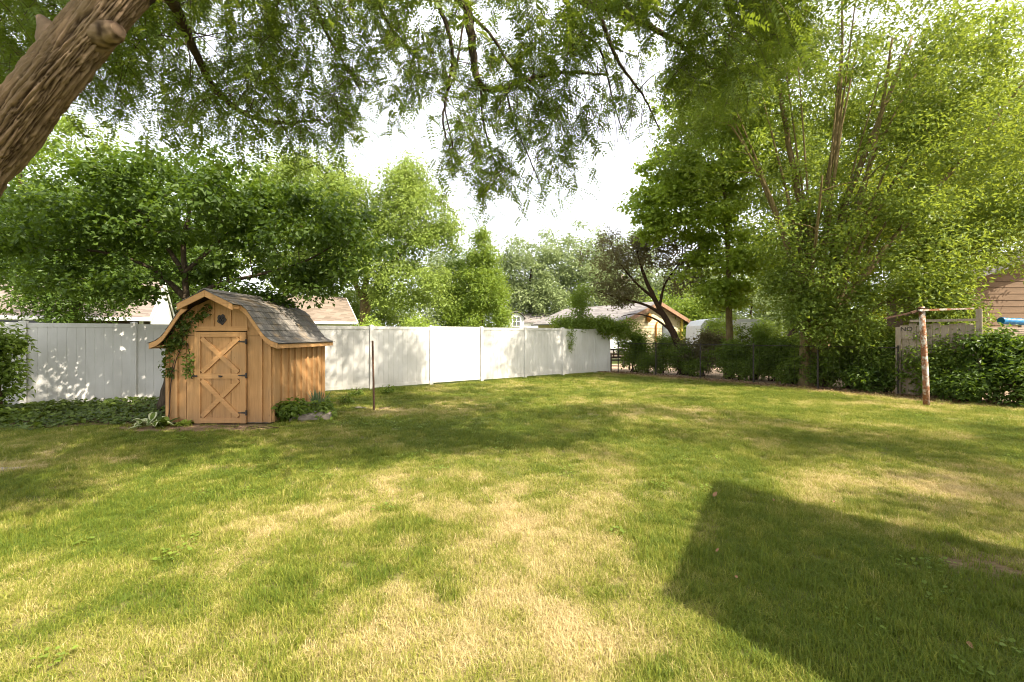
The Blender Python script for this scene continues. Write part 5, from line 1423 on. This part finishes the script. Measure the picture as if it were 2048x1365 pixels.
# cream gabled house: its ridge runs away from us, gable end towards the lawn
def cream_house():
    c = np.array([9.75, 30.0]); hw, he, hr, Lb = 3.2, 2.58, 3.85, 10.0
    root = thing('cream_gabled_house', 'cream house with grey roof and brown trimmed gable beyond the fence end', 'house', (c[0], c[1], 0))
    g = Geo()
    for s in (-1, 1):
        g.prism([lot(c, 0, -0.45, hr), lot(c, s * (hw + 0.35), -0.45, he - 0.14), lot(c, s * (hw + 0.35), Lb, he - 0.14), lot(c, 0, Lb, hr)], (0, 0, -0.10))
    g.build('roof', M['roof_grey'], root)
    # lap siding boards on the gable end
    for i in range(19):
        z0 = i * 0.2; z1 = z0 + 0.185
        if z0 > hr - 0.35: break
        def half_at(z):
            return hw - 0.15 if z < he - 0.12 else max(0.05, (hr - 0.13 - z) / (hr - he) * hw)
        h0, h1 = half_at(z0), half_at(z1)
        g = Geo(); q_ = [lot(c, -h0, -0.022, z0), lot(c, h0, -0.022, z0), lot(c, h1, 0.0, z1), lot(c, -h1, 0.0, z1)]
        g.prism(q_, (B2[0] * 0.05, B2[1] * 0.05, 0)); g.build('siding_board', M['cream'], root)
    g = Geo(); g.prism([lot(c, -hw + 0.2, 0.055, 0), lot(c, hw - 0.2, 0.055, 0), lot(c, hw - 0.2, 0.055, he - 0.14), lot(c, 0, 0.055, hr - 0.2), lot(c, -hw + 0.2, 0.055, he - 0.14)], (B2[0] * 0.03, B2[1] * 0.03, 0)); g.build('sheathing', M['cream'], root)
    g = Geo()
    for s in (-1, 1):
        g.add([lot(c, s * (hw - 0.16), 0.10, 0), lot(c, s * (hw - 0.16), Lb - 0.3, 0), lot(c, s * (hw - 0.16), Lb - 0.3, he), lot(c, s * (hw - 0.16), 0.10, he)], [(0, 1, 2, 3)])
    g.build('wall', M['cream'], root)
    for s in (-1, 1):
        g = Geo(); g.bar(lot(c, s * (hw + 0.36), -0.47, he - 0.30), lot(c, 0, -0.47, hr - 0.16), 0.05, 0.24); g.build('rake_board', M['fascia_brown'], root)
        g = Geo(); g.prism([lot(c, s * (hw + 0.3), -0.43, he - 0.28), lot(c, 0, -0.43, hr - 0.14), lot(c, 0, -0.02, hr - 0.14), lot(c, s * (hw + 0.3), -0.02, he - 0.28)], (0, 0, 0.02)); g.build('soffit', M['fascia_brown'], root)
    g = Geo(); g.bar(lot(c, 2.62, -0.09, 0), lot(c, 2.62, -0.09, 2.75), 0.16, 0.12, up=(0, 1, 0)); g.build('corner_post', M['yellow'], root)
    g = Geo(); g.tube([lot(c, 0.02, -0.08, 0.5), lot(c, 0.02, -0.08, 2.2), lot(c, 0.15, -0.08, 2.45)], 0.05, 8); g.build('downspout', M['amber'], root)
    g = Geo(); q0 = lot(c, -0.75, -0.16, 2.72)
    g.tube([q0 + (0, 0, -0.30), q0 + (0, 0, -0.18), q0, q0 + (0, 0, 0.2), q0 + (0, 0, 0.32)], [0.03, 0.15, 0.19, 0.13, 0.03], 12); g.build('wall_lantern', M['amber'], root, smooth=True)
    g = Geo(); g.box(lot(c, 1.3, -0.03, 1.7), (1.2, 0.06, 1.0), rz=math.atan2(A2[1], A2[0])); g.build('window', M['glass_grey'], root)
cream_house()

# small white cottage far behind the fence
def cottage():
    x, y = 0.42, 42.0
    root = thing('white_cottage', 'tiny white gabled cottage with paned window above the fence top', 'cottage', (x, y, 0))
    g = Geo(); g.prism([(x - 0.72, y, 0), (x + 0.72, y, 0), (x + 0.72, y, 3.25), (x + 0.3, y, 3.62), (x, y, 3.72), (x - 0.3, y, 3.62), (x - 0.72, y, 3.25)], (0, 3, 0)); g.build('wall', M['white_paint'], root)
    g = Geo()
    arc = [(-0.85, 3.12), (-0.62, 3.45), (-0.3, 3.70), (0, 3.80), (0.3, 3.70), (0.62, 3.45), (0.85, 3.12)]
    for (u0, z0), (u1, z1) in zip(arc[:-1], arc[1:]):
        g.prism([(x + u0, y - 0.2, z0), (x + u1, y - 0.2, z1), (x + u1, y - 0.2, z1 + 0.08), (x + u0, y - 0.2, z0 + 0.08)], (0, 3.3, 0))
    roof = g.build('roof', M['roof_grey'], root)
    g = Geo(); g.prism([(x + 0.6, y + 0.8, 2.75), (x + 6.2, y + 0.8, 2.75), (x + 6.2, y + 3, 3.75), (x + 0.6, y + 3, 3.75)], (0, 0, 0.1)); g.build('wing_roof', M['roof_grey'], root)
    g = Geo(); g.box((x + 3.4, y + 2.2, 1.37), (5.4, 2.4, 2.72)); g.build('wing_wall', M['white_paint'], root)
    f = Geo()
    for u in (-0.36, 0, 0.36): f.box((x + u, y - 0.03, 2.85), (0.07, 0.06, 0.92))
    for z in (2.4, 2.85, 3.3): f.box((x, y - 0.036, z), (0.80, 0.05, 0.07))
    win = f.build('window', M['white_paint'], root)
    for u in (-0.18, 0.18):
        for z in (2.625, 3.075):
            g = Geo(); g.box((x + u, y - 0.008, z), (0.30, 0.01, 0.37)); g.build('pane', M['glass_grey'], win)
cottage()

# white camper trailer
def camper():
    root = thing('camper_trailer', 'white camper trailer parked beyond the shrubs beside the cream house', 'camper', (12.0, 26.0, 0))
    x0, x1, y = 10.85, 14.6, 25.4
    pr = [(x0 + 0.15, 0.5), (x1, 0.5), (x1, 2.25), (x1 - 0.25, 2.45), (x0 + 0.9, 2.52), (x0 + 0.3, 2.40), (x0 + 0.05, 2.1), (x0, 1.4), (x0 + 0.02, 0.7)]
    g = Geo(); g.prism([(a, y, z) for a, z in pr], (0, 2.1, 0)); g.build('body', M['tank'], root)
    g = Geo(); g.box((x0 + 0.72, y - 0.02, 2.0), (0.72, 0.05, 0.34)); w_ = g.build('window', M['zinc'], root)
    g = Geo(); g.box((x0 + 0.72, y - 0.05, 2.0), (0.60, 0.03, 0.26)); g.build('pane', M['glass_grey'], w_)
    g = Geo(); g.box((x0 + 2.7, y - 0.02, 1.5), (0.65, 0.04, 1.6)); g.build('door', M['white_paint'], root)
    g = Geo(); g.box(((x0 + x1) / 2, y - 0.012, 1.2), (x1 - x0 - 0.15, 0.025, 0.10)); g.build('side_stripe', M['zinc'], root)
    for xx in (x0 + 1.7, x0 + 2.35):
        g = Geo(); g.tube([(xx, y - 0.05, 0.33), (xx, y + 0.2, 0.33)], 0.33, 18); wh = g.build('wheel', M['iron'], root)
        g = Geo(); g.tube([(xx, y - 0.07, 0.33), (xx, y - 0.04, 0.33)], 0.17, 14); g.build('rim', M['zinc'], wh)
    g = Geo(); g.bar((x0 + 0.2, y + 1.0, 0.48), (x0 - 1.1, y + 1.0, 0.45), 0.1, 0.1); g.tube([(x0 - 0.9, y + 1, 0.0), (x0 - 0.9, y + 1, 0.5)], 0.04, 8); g.build('drawbar', M['iron'], root)
camper()

# tank standing in for a white car, and bench, by the end of the fence
c = lot((5.15, 22.0), 0, 0, 0)
root = thing('tank_stand_in', 'white rounded tank with a dark strap, stand-in for a car, beside the fence end', 'tank', c)
tt = np.linspace(-1, 1, 17); prof_r = 0.46 * np.sqrt(np.clip(1 - np.clip((np.abs(tt) - 0.72) / 0.28, 0, 1) ** 2, 0.002, 1))
g = Geo(); g.tube(np.stack([c[0] + tt * 0.95, np.full(17, c[1]), np.full(17, 0.86)], 1), prof_r, 22); g.build('body', M['tank'], root, smooth=True)
for u in (-0.5, 0.05, 0.5):
    g = Geo(); a_ = np.linspace(0, 2 * math.pi, 25); g.tube(np.stack([np.full(25, c[0] + u), c[1] + 0.467 * np.cos(a_), 0.86 + 0.467 * np.sin(a_)], 1), 0.018, 5); g.build('strap', M['iron'], root)
for u in (-0.5, 0.5):
    g = Geo(); g.box((c[0] + u, c[1], 0.22), (0.14, 0.6, 0.44)); g.build('saddle', M['concrete'], root)
g = Geo(); g.tube([(c[0], c[1], 1.30), (c[0], c[1], 1.45)], [0.16, 0.12], 12); g.build('valve_dome', M['tank'], root)

x0, x1, y = 4.30, 5.25, 19.4
root = thing('wooden_bench', 'dark wooden slatted bench at the end of the white fence', 'bench', ((x0 + x1) / 2, y, 0))
for xx in (x0, x1):
    for yy, hh in ((y - 0.25, 0.62), (y + 0.25, 0.95)):
        g = Geo(); g.box((xx, yy, hh / 2), (0.07, 0.07, hh)); g.build('leg', M['dark_wood'], root)
    g = Geo(); g.box((xx, y - 0.01, 0.65), (0.085, 0.62, 0.04)); g.build('armrest', M['dark_wood'], root)
for k in range(5):
    g = Geo(); g.box(((x0 + x1) / 2, y - 0.22 + k * 0.1, 0.44), (x1 - x0 - 0.075, 0.08, 0.03)); g.build('seat_slat', M['dark_wood'], root)
for zz in (0.56, 0.70, 0.90):
    g = Geo(); g.box(((x0 + x1) / 2, y + 0.23, zz), (x1 - x0 - 0.075, 0.03, 0.07)); g.build('back_rail', M['dark_wood'], root)
for k in range(3):
    g = Geo(); g.box((x0 + 0.24 + k * 0.235, y + 0.255, 0.70), (0.05, 0.018, 0.36)); g.build('back_slat', M['dark_wood'], root)

# utility pole
g = Geo(); g.tube([(9.55, 38, 0), (9.55, 38, 3.5), (9.52, 38, 6.8)], [0.13, 0.12, 0.09], 10)
up_ = thing('utility_pole', 'pale utility pole rising behind the cream gabled house', 'pole', (9.55, 38, 0)); g.build('shaft', M['grey_wood'], up_, smooth=True)
g = Geo(); g.box((9.52, 37.9, 6.3), (1.6, 0.09, 0.1)); g.build('crossarm', M['grey_wood'], up_)

# wire fence on the side boundary
def bp(s, off=0.0, z=0.0):
    p = BND_A + BND_D * s + np.array([-BND_D[1], BND_D[0]]) * off
    return np.array([p[0], p[1], z])
root = thing('wire_fence', 'dark wire mesh fence on thin posts among the boundary shrubs', 'fence', bp(4.0))
S_END = 9.4
for s in np.arange(0.6, S_END + 0.1, 1.76):
    g = Geo(); g.tube([bp(s, 0, -0.05), bp(s, 0, 1.28)], 0.022, 8); g.build('post', M['iron'], root)
g = Geo(); g.tube([bp(0.6, 0, 1.22), bp(S_END, 0, 1.22)], 0.012, 6); g.build('top_rail', M['iron'], root)
g = Geo()
for z in np.linspace(0.08, 1.18, 9): g.tube([bp(0.6, 0, z), bp(S_END, 0, z)], 0.0022, 3, cap=False)
for s in np.arange(0.6, S_END, 0.14): g.tube([bp(s, 0.002, 0.05), bp(s, 0.002, 1.22)], 0.002, 3, cap=False)
g.build('wire_mesh', M['iron'], root, kind='stuff')

# weathered wooden fence section with a sign
SA, SB = 9.45, 10.75
root = thing('plank_fence', 'short weathered grey plank fence behind the clothesline post', 'fence', bp(10.0, 0.1))
rng = np.random.default_rng(44)
nb = 9; bw = (SB - SA) / nb
ang = math.atan2(BND_D[1], BND_D[0])
for i in range(nb):
    h = 1.78 + rng.uniform(-0.03, 0.03); p_ = bp(SA + bw * (i + 0.5), 0.10 + rng.uniform(-0.006, 0.006), h / 2 + 0.03)
    g = Geo(); g.box(p_, (bw - 0.008, 0.02, h), rz=ang, r=rng.uniform(0.1, 1)); g.build('plank', M['grey_wood'], root)
for z in (0.35, 1.55):
    g = Geo(); g.box(bp((SA + SB) / 2, 0.135, z), (SB - SA, 0.04, 0.09), rz=ang); g.build('rail', M['grey_wood'], root)
g = Geo(); g.box(bp((SA + SB) / 2 + 0.12, 0.06, 1.90), (SB - SA - 0.1, 0.09, 0.06), rz=ang, r=1.0); g.build('cap_rail', M['grey_wood'], root)
for s, h in ((SA - 0.06, 1.75), (SB + 0.07, 2.15)):
    g = Geo(); g.box(bp(s, 0.08, h / 2), (0.10, 0.10, h), rz=ang, r=0.9); g.build('post', M['grey_wood'], root)
sg = thing('sign_board', 'small weathered NO sign nailed on the plank fence', 'sign', bp(SA + 0.10, 0.06, 1.6))
g = Geo(); g.box(bp(SA + 0.10, 0.075, 1.62), (0.26, 0.012, 0.34), rz=ang, r=0.9); g.build('board', M['grey_wood'], sg)
fc = bpy.data.curves.new('sign_text', 'FONT'); fc.body = 'NO'; fc.size = 0.15; fc.extrude = 0.002; fc.align_x = 'CENTER'; fc.materials.append(M['iron'])
tmp = bpy.data.objects.new('sign_text', fc); COL.objects.link(tmp)
bpy.context.view_layer.update()
fm = bpy.data.meshes.new_from_object(tmp.evaluated_get(bpy.context.evaluated_depsgraph_get())); bpy.data.objects.remove(tmp)
ft = bpy.data.objects.new('lettering', fm); link(ft, sg)
ft.matrix_basis = Matrix.Translation(Vector(bp(SA + 0.10, 0.064, 1.65))) @ Matrix.Rotation(ang, 4, 'Z') @ Matrix.Rotation(math.pi / 2, 4, 'X')

# brown garage with lap siding
def garage():
    y = 13.9; xl, hw = 14.05, 3.4; xr = xl + 2 * hw; xm = xl + hw; he = 3.30; sl = 0.32; hr = he + sl * hw
    root = thing('brown_garage', 'brown lap sided garage with grey roof edge at the picture side', 'garage', (xm, y, 0))
    n = 0; z = 0.05
    rng = np.random.default_rng(9)
    while z < hr - 0.15:
        z1 = min(z + 0.2, hr - 0.06)
        def hf(zz):
            return hw if zz <= he - 0.1 else max(0.03, (hr - 0.1 - zz) / sl)
        h0, h1 = hf(z), hf(z1 - 0.004)
        g = Geo(); g.prism([(xm - h0, y - 0.014, z), (xm + h0, y - 0.014, z), (xm + h1, y, z1 - 0.012), (xm - h1, y, z1 - 0.012)], (0, 0.03, 0))
        g.r = [np.full(len(q_), rng.uniform(0.5, 1)) for q_ in g.r]
        g.build('siding_board', M['siding_brown'], root); z = z1
    g = Geo(); g.prism([(xl + 0.02, y + 0.036, 0.05), (xr - 0.02, y + 0.036, 0.05), (xr - 0.02, y + 0.036, he - 0.12), (xm, y + 0.036, hr - 0.14), (xl + 0.02, y + 0.036, he - 0.12)], (0, 0.03, 0)); g.build('sheathing', M['siding_brown'], root)
    g = Geo(); g.box((xl + 0.04, y + 1.36, he / 2), (0.06, 2.5, he)); g.build('wall', M['siding_brown'], root)
    g = Geo(); g.box((xr - 0.04, y + 1.3, he / 2), (0.06, 2.5, he)); g.build('wall', M['siding_brown'], root)
    g = Geo()
    for s in (-1, 1):
        g.prism([(xm, y - 0.4, hr + 0.02), (xm + s * (hw + 0.45), y - 0.4, he - 0.45 * sl + 0.02), (xm + s * (hw + 0.45), y - 0.4, he - 0.45 * sl + 0.10), (xm, y - 0.4, hr + 0.10)], (0, 3.3, 0))
    g.build('roof', M['roof_grey'], root)
    for s in (-1, 1):
        g = Geo(); g.bar((xm, y - 0.43, hr + 0.0), (xm + s * (hw + 0.46), y - 0.43, he - 0.46 * sl + 0.0), 0.03, 0.15); g.build('rake_board', M['zinc'], root)
garage()
# lumber rack with the blue roll on it
root = thing('lumber_rack', 'stack of weathered dark boards on a rack before the garage', 'lumber', (12.6, 11.5, 0))
rng = np.random.default_rng(19)
for xx in (11.75, 13.6):
    for yy in (11.3, 11.75):
        g = Geo(); g.box((xx, yy, 0.92), (0.09, 0.09, 1.84)); g.build('post', M['grey_wood'], root)
    g = Geo(); g.box((xx, 11.52, 1.40), (0.085, 0.62, 0.08)); g.build('cross_bar', M['grey_wood'], root)
for lv in range(6):
    for k in range(3):
        a = rng.uniform(-0.02, 0.02)
        g = Geo(); g.box((12.7 + rng.uniform(-0.12, 0.12), 11.38 + k * 0.15, 1.46 + lv * 0.052), (2.5 + rng.uniform(-0.2, 0.2), 0.13, 0.04), rz=a * 0.3, r=rng.uniform()); g.build('board', M['grey_wood'], root)
root = thing('blue_roll', 'bright blue rolled plastic tube lying on the lumber rack', 'roll', (12.9, 11.4, 1.78))
p_ = [W(2004, 638, 11.45), W(2030, 642, 11.42), W(2075, 648, 11.40), W(2130, 652, 11.38)]
zmin = 1.765 + 0.092
p_ = [(a[0], a[1], zmin + 0.06 * (1 - i / 3)) for i, a in enumerate(p_)]
pp = catmull(p_, 10)
g = Geo(); g.tube(pp, 0.085 + 0.005 * np.sin(np.arange(len(pp)) * 1.7), 18); g.build('tube', M['blue_plastic'], root, smooth=True)
g = Geo(); g.tube([np.array(p_[0]) - (0.03, 0, 0), np.array(p_[0]) + (0.02, 0, 0)], 0.094, 18); g.build('end_ring', M['blue_plastic'], root)

# unseen building read from the long shadow; lean-to roof shaped to cast it
def make_shadow_house():
    P0 = np.array([2.86, 1.22]); e1 = np.array([0.6, -0.8]); e2 = np.array([0.8, 0.6]); he = 2.5; sl = 0.40; hw = 2.4; L = 7.0
    root = thing('shadow_house', 'unseen lean-to building beside the lawn, shaped to cast the long shadow', 'house', (*(P0 + e1 * 3.5 + e2 * 1.2), 0))
    def q_(a, b, z):
        p = P0 + e1 * a + e2 * b
        return (p[0], p[1], z)
    g = Geo()
    g.prism([q_(0, 0, he), q_(L, 0, he), q_(L, hw, he + sl * hw), q_(0, hw, he + sl * hw)], (0, 0, 0.1))
    g.build('roof', M['roof_brown'], root)
    g = Geo(); o_ = 0.45; z1 = he + sl * o_
    ring = [(o_, o_), (L - o_, o_), (L - o_, hw - 0.2), (o_, hw - 0.2)]
    for (a0, c0_), (a1, c1_) in zip(ring, ring[1:] + ring[:1]):
        g.add([q_(a0, c0_, 0), q_(a1, c1_, 0), q_(a1, c1_, z1), q_(a0, c0_, z1)], [(0, 1, 2, 3)])
    for a in (o_, L - o_):
        g.add([q_(a, o_, z1), q_(a, hw - 0.2, z1), q_(a, hw - 0.2, he + sl * (hw - 0.2))], np.array([(0, 1, 2)]))
    g.add([q_(o_, hw - 0.2, z1), q_(L - o_, hw - 0.2, z1), q_(L - o_, hw - 0.2, he + sl * (hw - 0.2)), q_(o_, hw - 0.2, he + sl * (hw - 0.2))], [(0, 1, 2, 3)])
    g.build('wall', M['tan_brick'], root)
    g = Geo(); g.bar(q_(-0.02, -0.05, he + 0.02), q_(L, -0.05, he + 0.02), 0.1, 0.12); g.build('gutter', M['white_paint'], root)
make_shadow_house()

# ------------------------------------------------------------------ leaf litter along the side boundary
rng = np.random.default_rng(55)
n = 5200
s = rng.uniform(0.0, 14.0, n); off = -np.abs(rng.normal(0, 0.55, n)) + 0.25
p = BND_A[None] + BND_D[None] * s[:, None] + np.array([-BND_D[1], BND_D[0]])[None] * off[:, None]
P = np.stack([p[:, 0], p[:, 1], rng.uniform(0.01, 0.05, n)], 1)
D = rand_dir(rng, n); D[:, 2] *= 0.25; Nn = rand_dir(rng, n) * 0.4; Nn[:, 2] += 1
g = Geo(); v, f = leaf_quads(P, D, Nn, 0.06 * rng.uniform(0.5, 1.4, n), 0.6, 0.12, 0.05); g.add(v, f, np.repeat(rng.uniform(0, 1, n), 4))
o = g.build('leaf_litter', M['litter'], kind='stuff'); o['label'] = 'brown leaf litter strewn under the boundary trees'; o['category'] = 'leaf litter'

# clover and plantain patches in the turf
rng = np.random.default_rng(58)
n = 420
cx_ = rng.uniform(-7, 8, n); cy_ = rng.uniform(1.9, 10.5, n)
kk = (np.abs(cx_) < cy_ * 1.25 + 0.8) & (fbm(cx_ * 0.8, cy_ * 0.8, 31, 2) > 0.5) & (dry_fn(cx_, cy_) < 0.5) & ((cy_ < 7.0) | (cx_ > -3.3))
cx_, cy_ = cx_[kk], cy_[kk]; n = len(cx_); m = 16
ii = np.repeat(np.arange(n), m); rr_ = 0.09 * np.sqrt(rng.uniform(0, 1, n * m)) * rng.uniform(0.5, 1.4, n)[ii]; th = rng.uniform(0, 6.283, n * m)
P = np.stack([cx_[ii] + rr_ * np.cos(th), cy_[ii] + rr_ * np.sin(th), rng.uniform(0.018, 0.045, n * m)], 1)
D = np.stack([np.cos(th), np.sin(th), rng.uniform(-0.1, 0.35, n * m)], 1); Nn = rand_dir(rng, n * m) * 0.35; Nn[:, 2] += 1
g = Geo(); v, f = leaf_quads(P, D, Nn, 0.026 * rng.uniform(0.7, 1.5, n * m), 0.8, 0.05, 0.05); g.add(v, f, np.repeat(np.clip(rng.uniform(0, 1, n)[ii] * 0.6 + rng.uniform(0, 0.4, n * m), 0, 1), 4))
o = g.build('lawn_weeds', M['leaf_cone'], kind='stuff'); o['label'] = 'small clover and plantain leaves scattered through the lawn'; o['category'] = 'weeds'

# ------------------------------------------------------------------ grass: tufts scattered over the lawn
def tuft(seed, nb, rad_, h, wd):
    rng = np.random.default_rng(seed)
    a = rng.uniform(0, 2 * math.pi, nb); r0 = rad_ * np.sqrt(rng.uniform(0, 1, nb)); th = rng.uniform(0, 2 * math.pi, nb)
    base = np.stack([r0 * np.cos(th), r0 * np.sin(th), np.full(nb, -0.005)], 1)
    d = np.stack([np.cos(a), np.sin(a), np.zeros(nb)], 1); s = np.stack([-np.sin(a + rng.normal(0, 0.6, nb)), np.cos(a), np.zeros(nb)], 1)
    hh = h * rng.uniform(0.45, 1.25, nb); ln = hh * rng.uniform(0.15, 1.1, nb); wv = wd * rng.uniform(0.7, 1.3, nb)
    z = np.array([0, 0, 1.0])
    m1 = base + d * (ln * 0.30)[:, None] + z * (hh * 0.62)[:, None]
    tp = base + d * ln[:, None] + z * (hh * rng.uniform(0.7, 1.0, nb))[:, None]
    V = np.stack([base - s * wv[:, None] * 0.5, base + s * wv[:, None] * 0.5, m1 + s * wv[:, None] * 0.42, m1 - s * wv[:, None] * 0.42, tp], 1)
    r = np.repeat(rng.uniform(0, 1, nb), 5)
    g = Geo(); i = np.arange(nb)[:, None] * 5
    g.add(V.reshape(-1, 3), i + np.array([[0, 1, 2, 3]]), r)
    g.f.append(i + np.array([[3, 2, 4]]))
    return bpy.data.objects.new('grass_tuft', g.mesh('grass_tuft', M['grass']))
tufts = [tuft(400 + k, 64, 0.062, 0.038, 0.0029) for k in range(4)] + [tuft(410, 26, 0.065, 0.062, 0.0021)]

def make_grass():
    rng = np.random.default_rng(66)
    PX, PY, SCL = [], [], []
    for ya, yb, dens, sc in ((0.9, 4.0, 620, 1.0), (4.0, 7.5, 330, 1.2), (7.5, 12.0, 165, 1.55), (12.0, 19.2, 85, 2.0)):
        xm = yb * 1.28 + 1.0; area = 2 * xm * (yb - ya); n = int(area * dens)
        x = rng.uniform(-xm, xm, n); y = rng.uniform(ya, yb, n)
        k = np.abs(x) < y * 1.28 + 1.0
        PX.append(x[k]); PY.append(y[k]); SCL.append(np.full(k.sum(), sc))
    x = np.concatenate(PX); y = np.concatenate(PY); sc = np.concatenate(SCL)
    k = (y < fence_y(x) - 0.02 - 0.05 * rng.uniform(0, 1, len(x))) & (bnd_dist(x, y) > 0.05)
    k &= ~((x > SHED[0] - 0.05) & (x < SHED[1] + 0.04) & (y > SHED[2] - 0.06) & (y < SHED[3] + 0.05))
    k &= ~((x < -6.0) & (y > 7.42 + 0.25 * np.sin(x * 1.7)))
    k &= rng.uniform(0, 1, len(x)) > bare_fn(x, y) * 0.96
    x, y, sc = x[k], y[k], sc[k]; n = len(x)
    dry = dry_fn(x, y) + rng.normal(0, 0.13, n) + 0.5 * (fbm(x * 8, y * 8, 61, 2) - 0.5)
    tall = 0.5 + 1.0 * fbm(x * 1.6, y * 1.6, 51, 3) + 0.8 * (rng.uniform(0, 1, n) < 0.04)
    me = bpy.data.meshes.new('grass')
    me.vertices.add(n)
    me.vertices.foreach_set('co', np.stack([x, y, lawn_h(x, y)], 1).astype(np.float32).ravel())
    for nm, val, ty in (('dry', np.clip(dry - 0.02, 0, 1), 'FLOAT'), ('scl', sc * rng.uniform(0.75, 1.2, n), 'FLOAT'), ('tall', tall * np.clip(sc ** -0.55, 0, 1) * np.clip(1.12 - 0.4 * dry, 0.6, 1.1), 'FLOAT'), ('rotz', rng.uniform(0, 6.283, n), 'FLOAT')):
        a = me.attributes.new(nm, ty, 'POINT'); a.data.foreach_set('value', val.astype(np.float32))
    a = me.attributes.new('pick', 'INT', 'POINT'); a.data.foreach_set('value', np.where(rng.uniform(0, 1, n) < 0.16, 4, rng.integers(0, 4, n)).astype(np.int32))
    o = bpy.data.objects.new('grass', me); COL.objects.link(o)
    o['kind'] = 'stuff'; o['label'] = 'lawn grass, green with straw dry patches'; o['category'] = 'grass'
    ng = bpy.data.node_groups.new('grass_scatter', 'GeometryNodeTree')
    ng.interface.new_socket('Geometry', in_out='INPUT', socket_type='NodeSocketGeometry')
    ng.interface.new_socket('Geometry', in_out='OUTPUT', socket_type='NodeSocketGeometry')
    gi = ng.nodes.new('NodeGroupInput'); go = ng.nodes.new('NodeGroupOutput')
    jn = ng.nodes.new('GeometryNodeJoinGeometry')
    for t_ in tufts:
        oi = ng.nodes.new('GeometryNodeObjectInfo'); oi.inputs['Object'].default_value = t_; oi.inputs['As Instance'].default_value = True
        ng.links.new(oi.outputs['Geometry'], jn.inputs[0])
    ip = ng.nodes.new('GeometryNodeInstanceOnPoints'); ip.inputs['Pick Instance'].default_value = True
    def na(nm, ty='FLOAT'):
        a_ = ng.nodes.new('GeometryNodeInputNamedAttribute'); a_.data_type = ty; a_.inputs[0].default_value = nm
        return a_.outputs[0]
    ng.links.new(gi.outputs[0], ip.inputs['Points']); ng.links.new(jn.outputs[0], ip.inputs['Instance'])
    ng.links.new(na('pick', 'INT'), ip.inputs['Instance Index'])
    cx_ = ng.nodes.new('ShaderNodeCombineXYZ'); ng.links.new(na('rotz'), cx_.inputs[2]); ng.links.new(cx_.outputs[0], ip.inputs['Rotation'])
    cs = ng.nodes.new('ShaderNodeCombineXYZ'); s_ = na('scl')
    mu = ng.nodes.new('ShaderNodeMath'); mu.operation = 'MULTIPLY'; ng.links.new(s_, mu.inputs[0]); ng.links.new(na('tall'), mu.inputs[1])
    ng.links.new(s_, cs.inputs[0]); ng.links.new(s_, cs.inputs[1]); ng.links.new(mu.outputs[0], cs.inputs[2]); ng.links.new(cs.outputs[0], ip.inputs['Scale'])
    ng.links.new(ip.outputs[0], go.inputs[0])
    md = o.modifiers.new('scatter', 'NODES'); md.node_group = ng
    print('grass tufts', n)
make_grass()
print('tris', sum(sum(len(p.vertices) - 2 for p in m.polygons) * 1 for m in bpy.data.meshes if len(m.polygons) < 3000) + sum(len(m.polygons) * 2 for m in bpy.data.meshes if len(m.polygons) >= 3000), 'objects', len(bpy.data.objects))
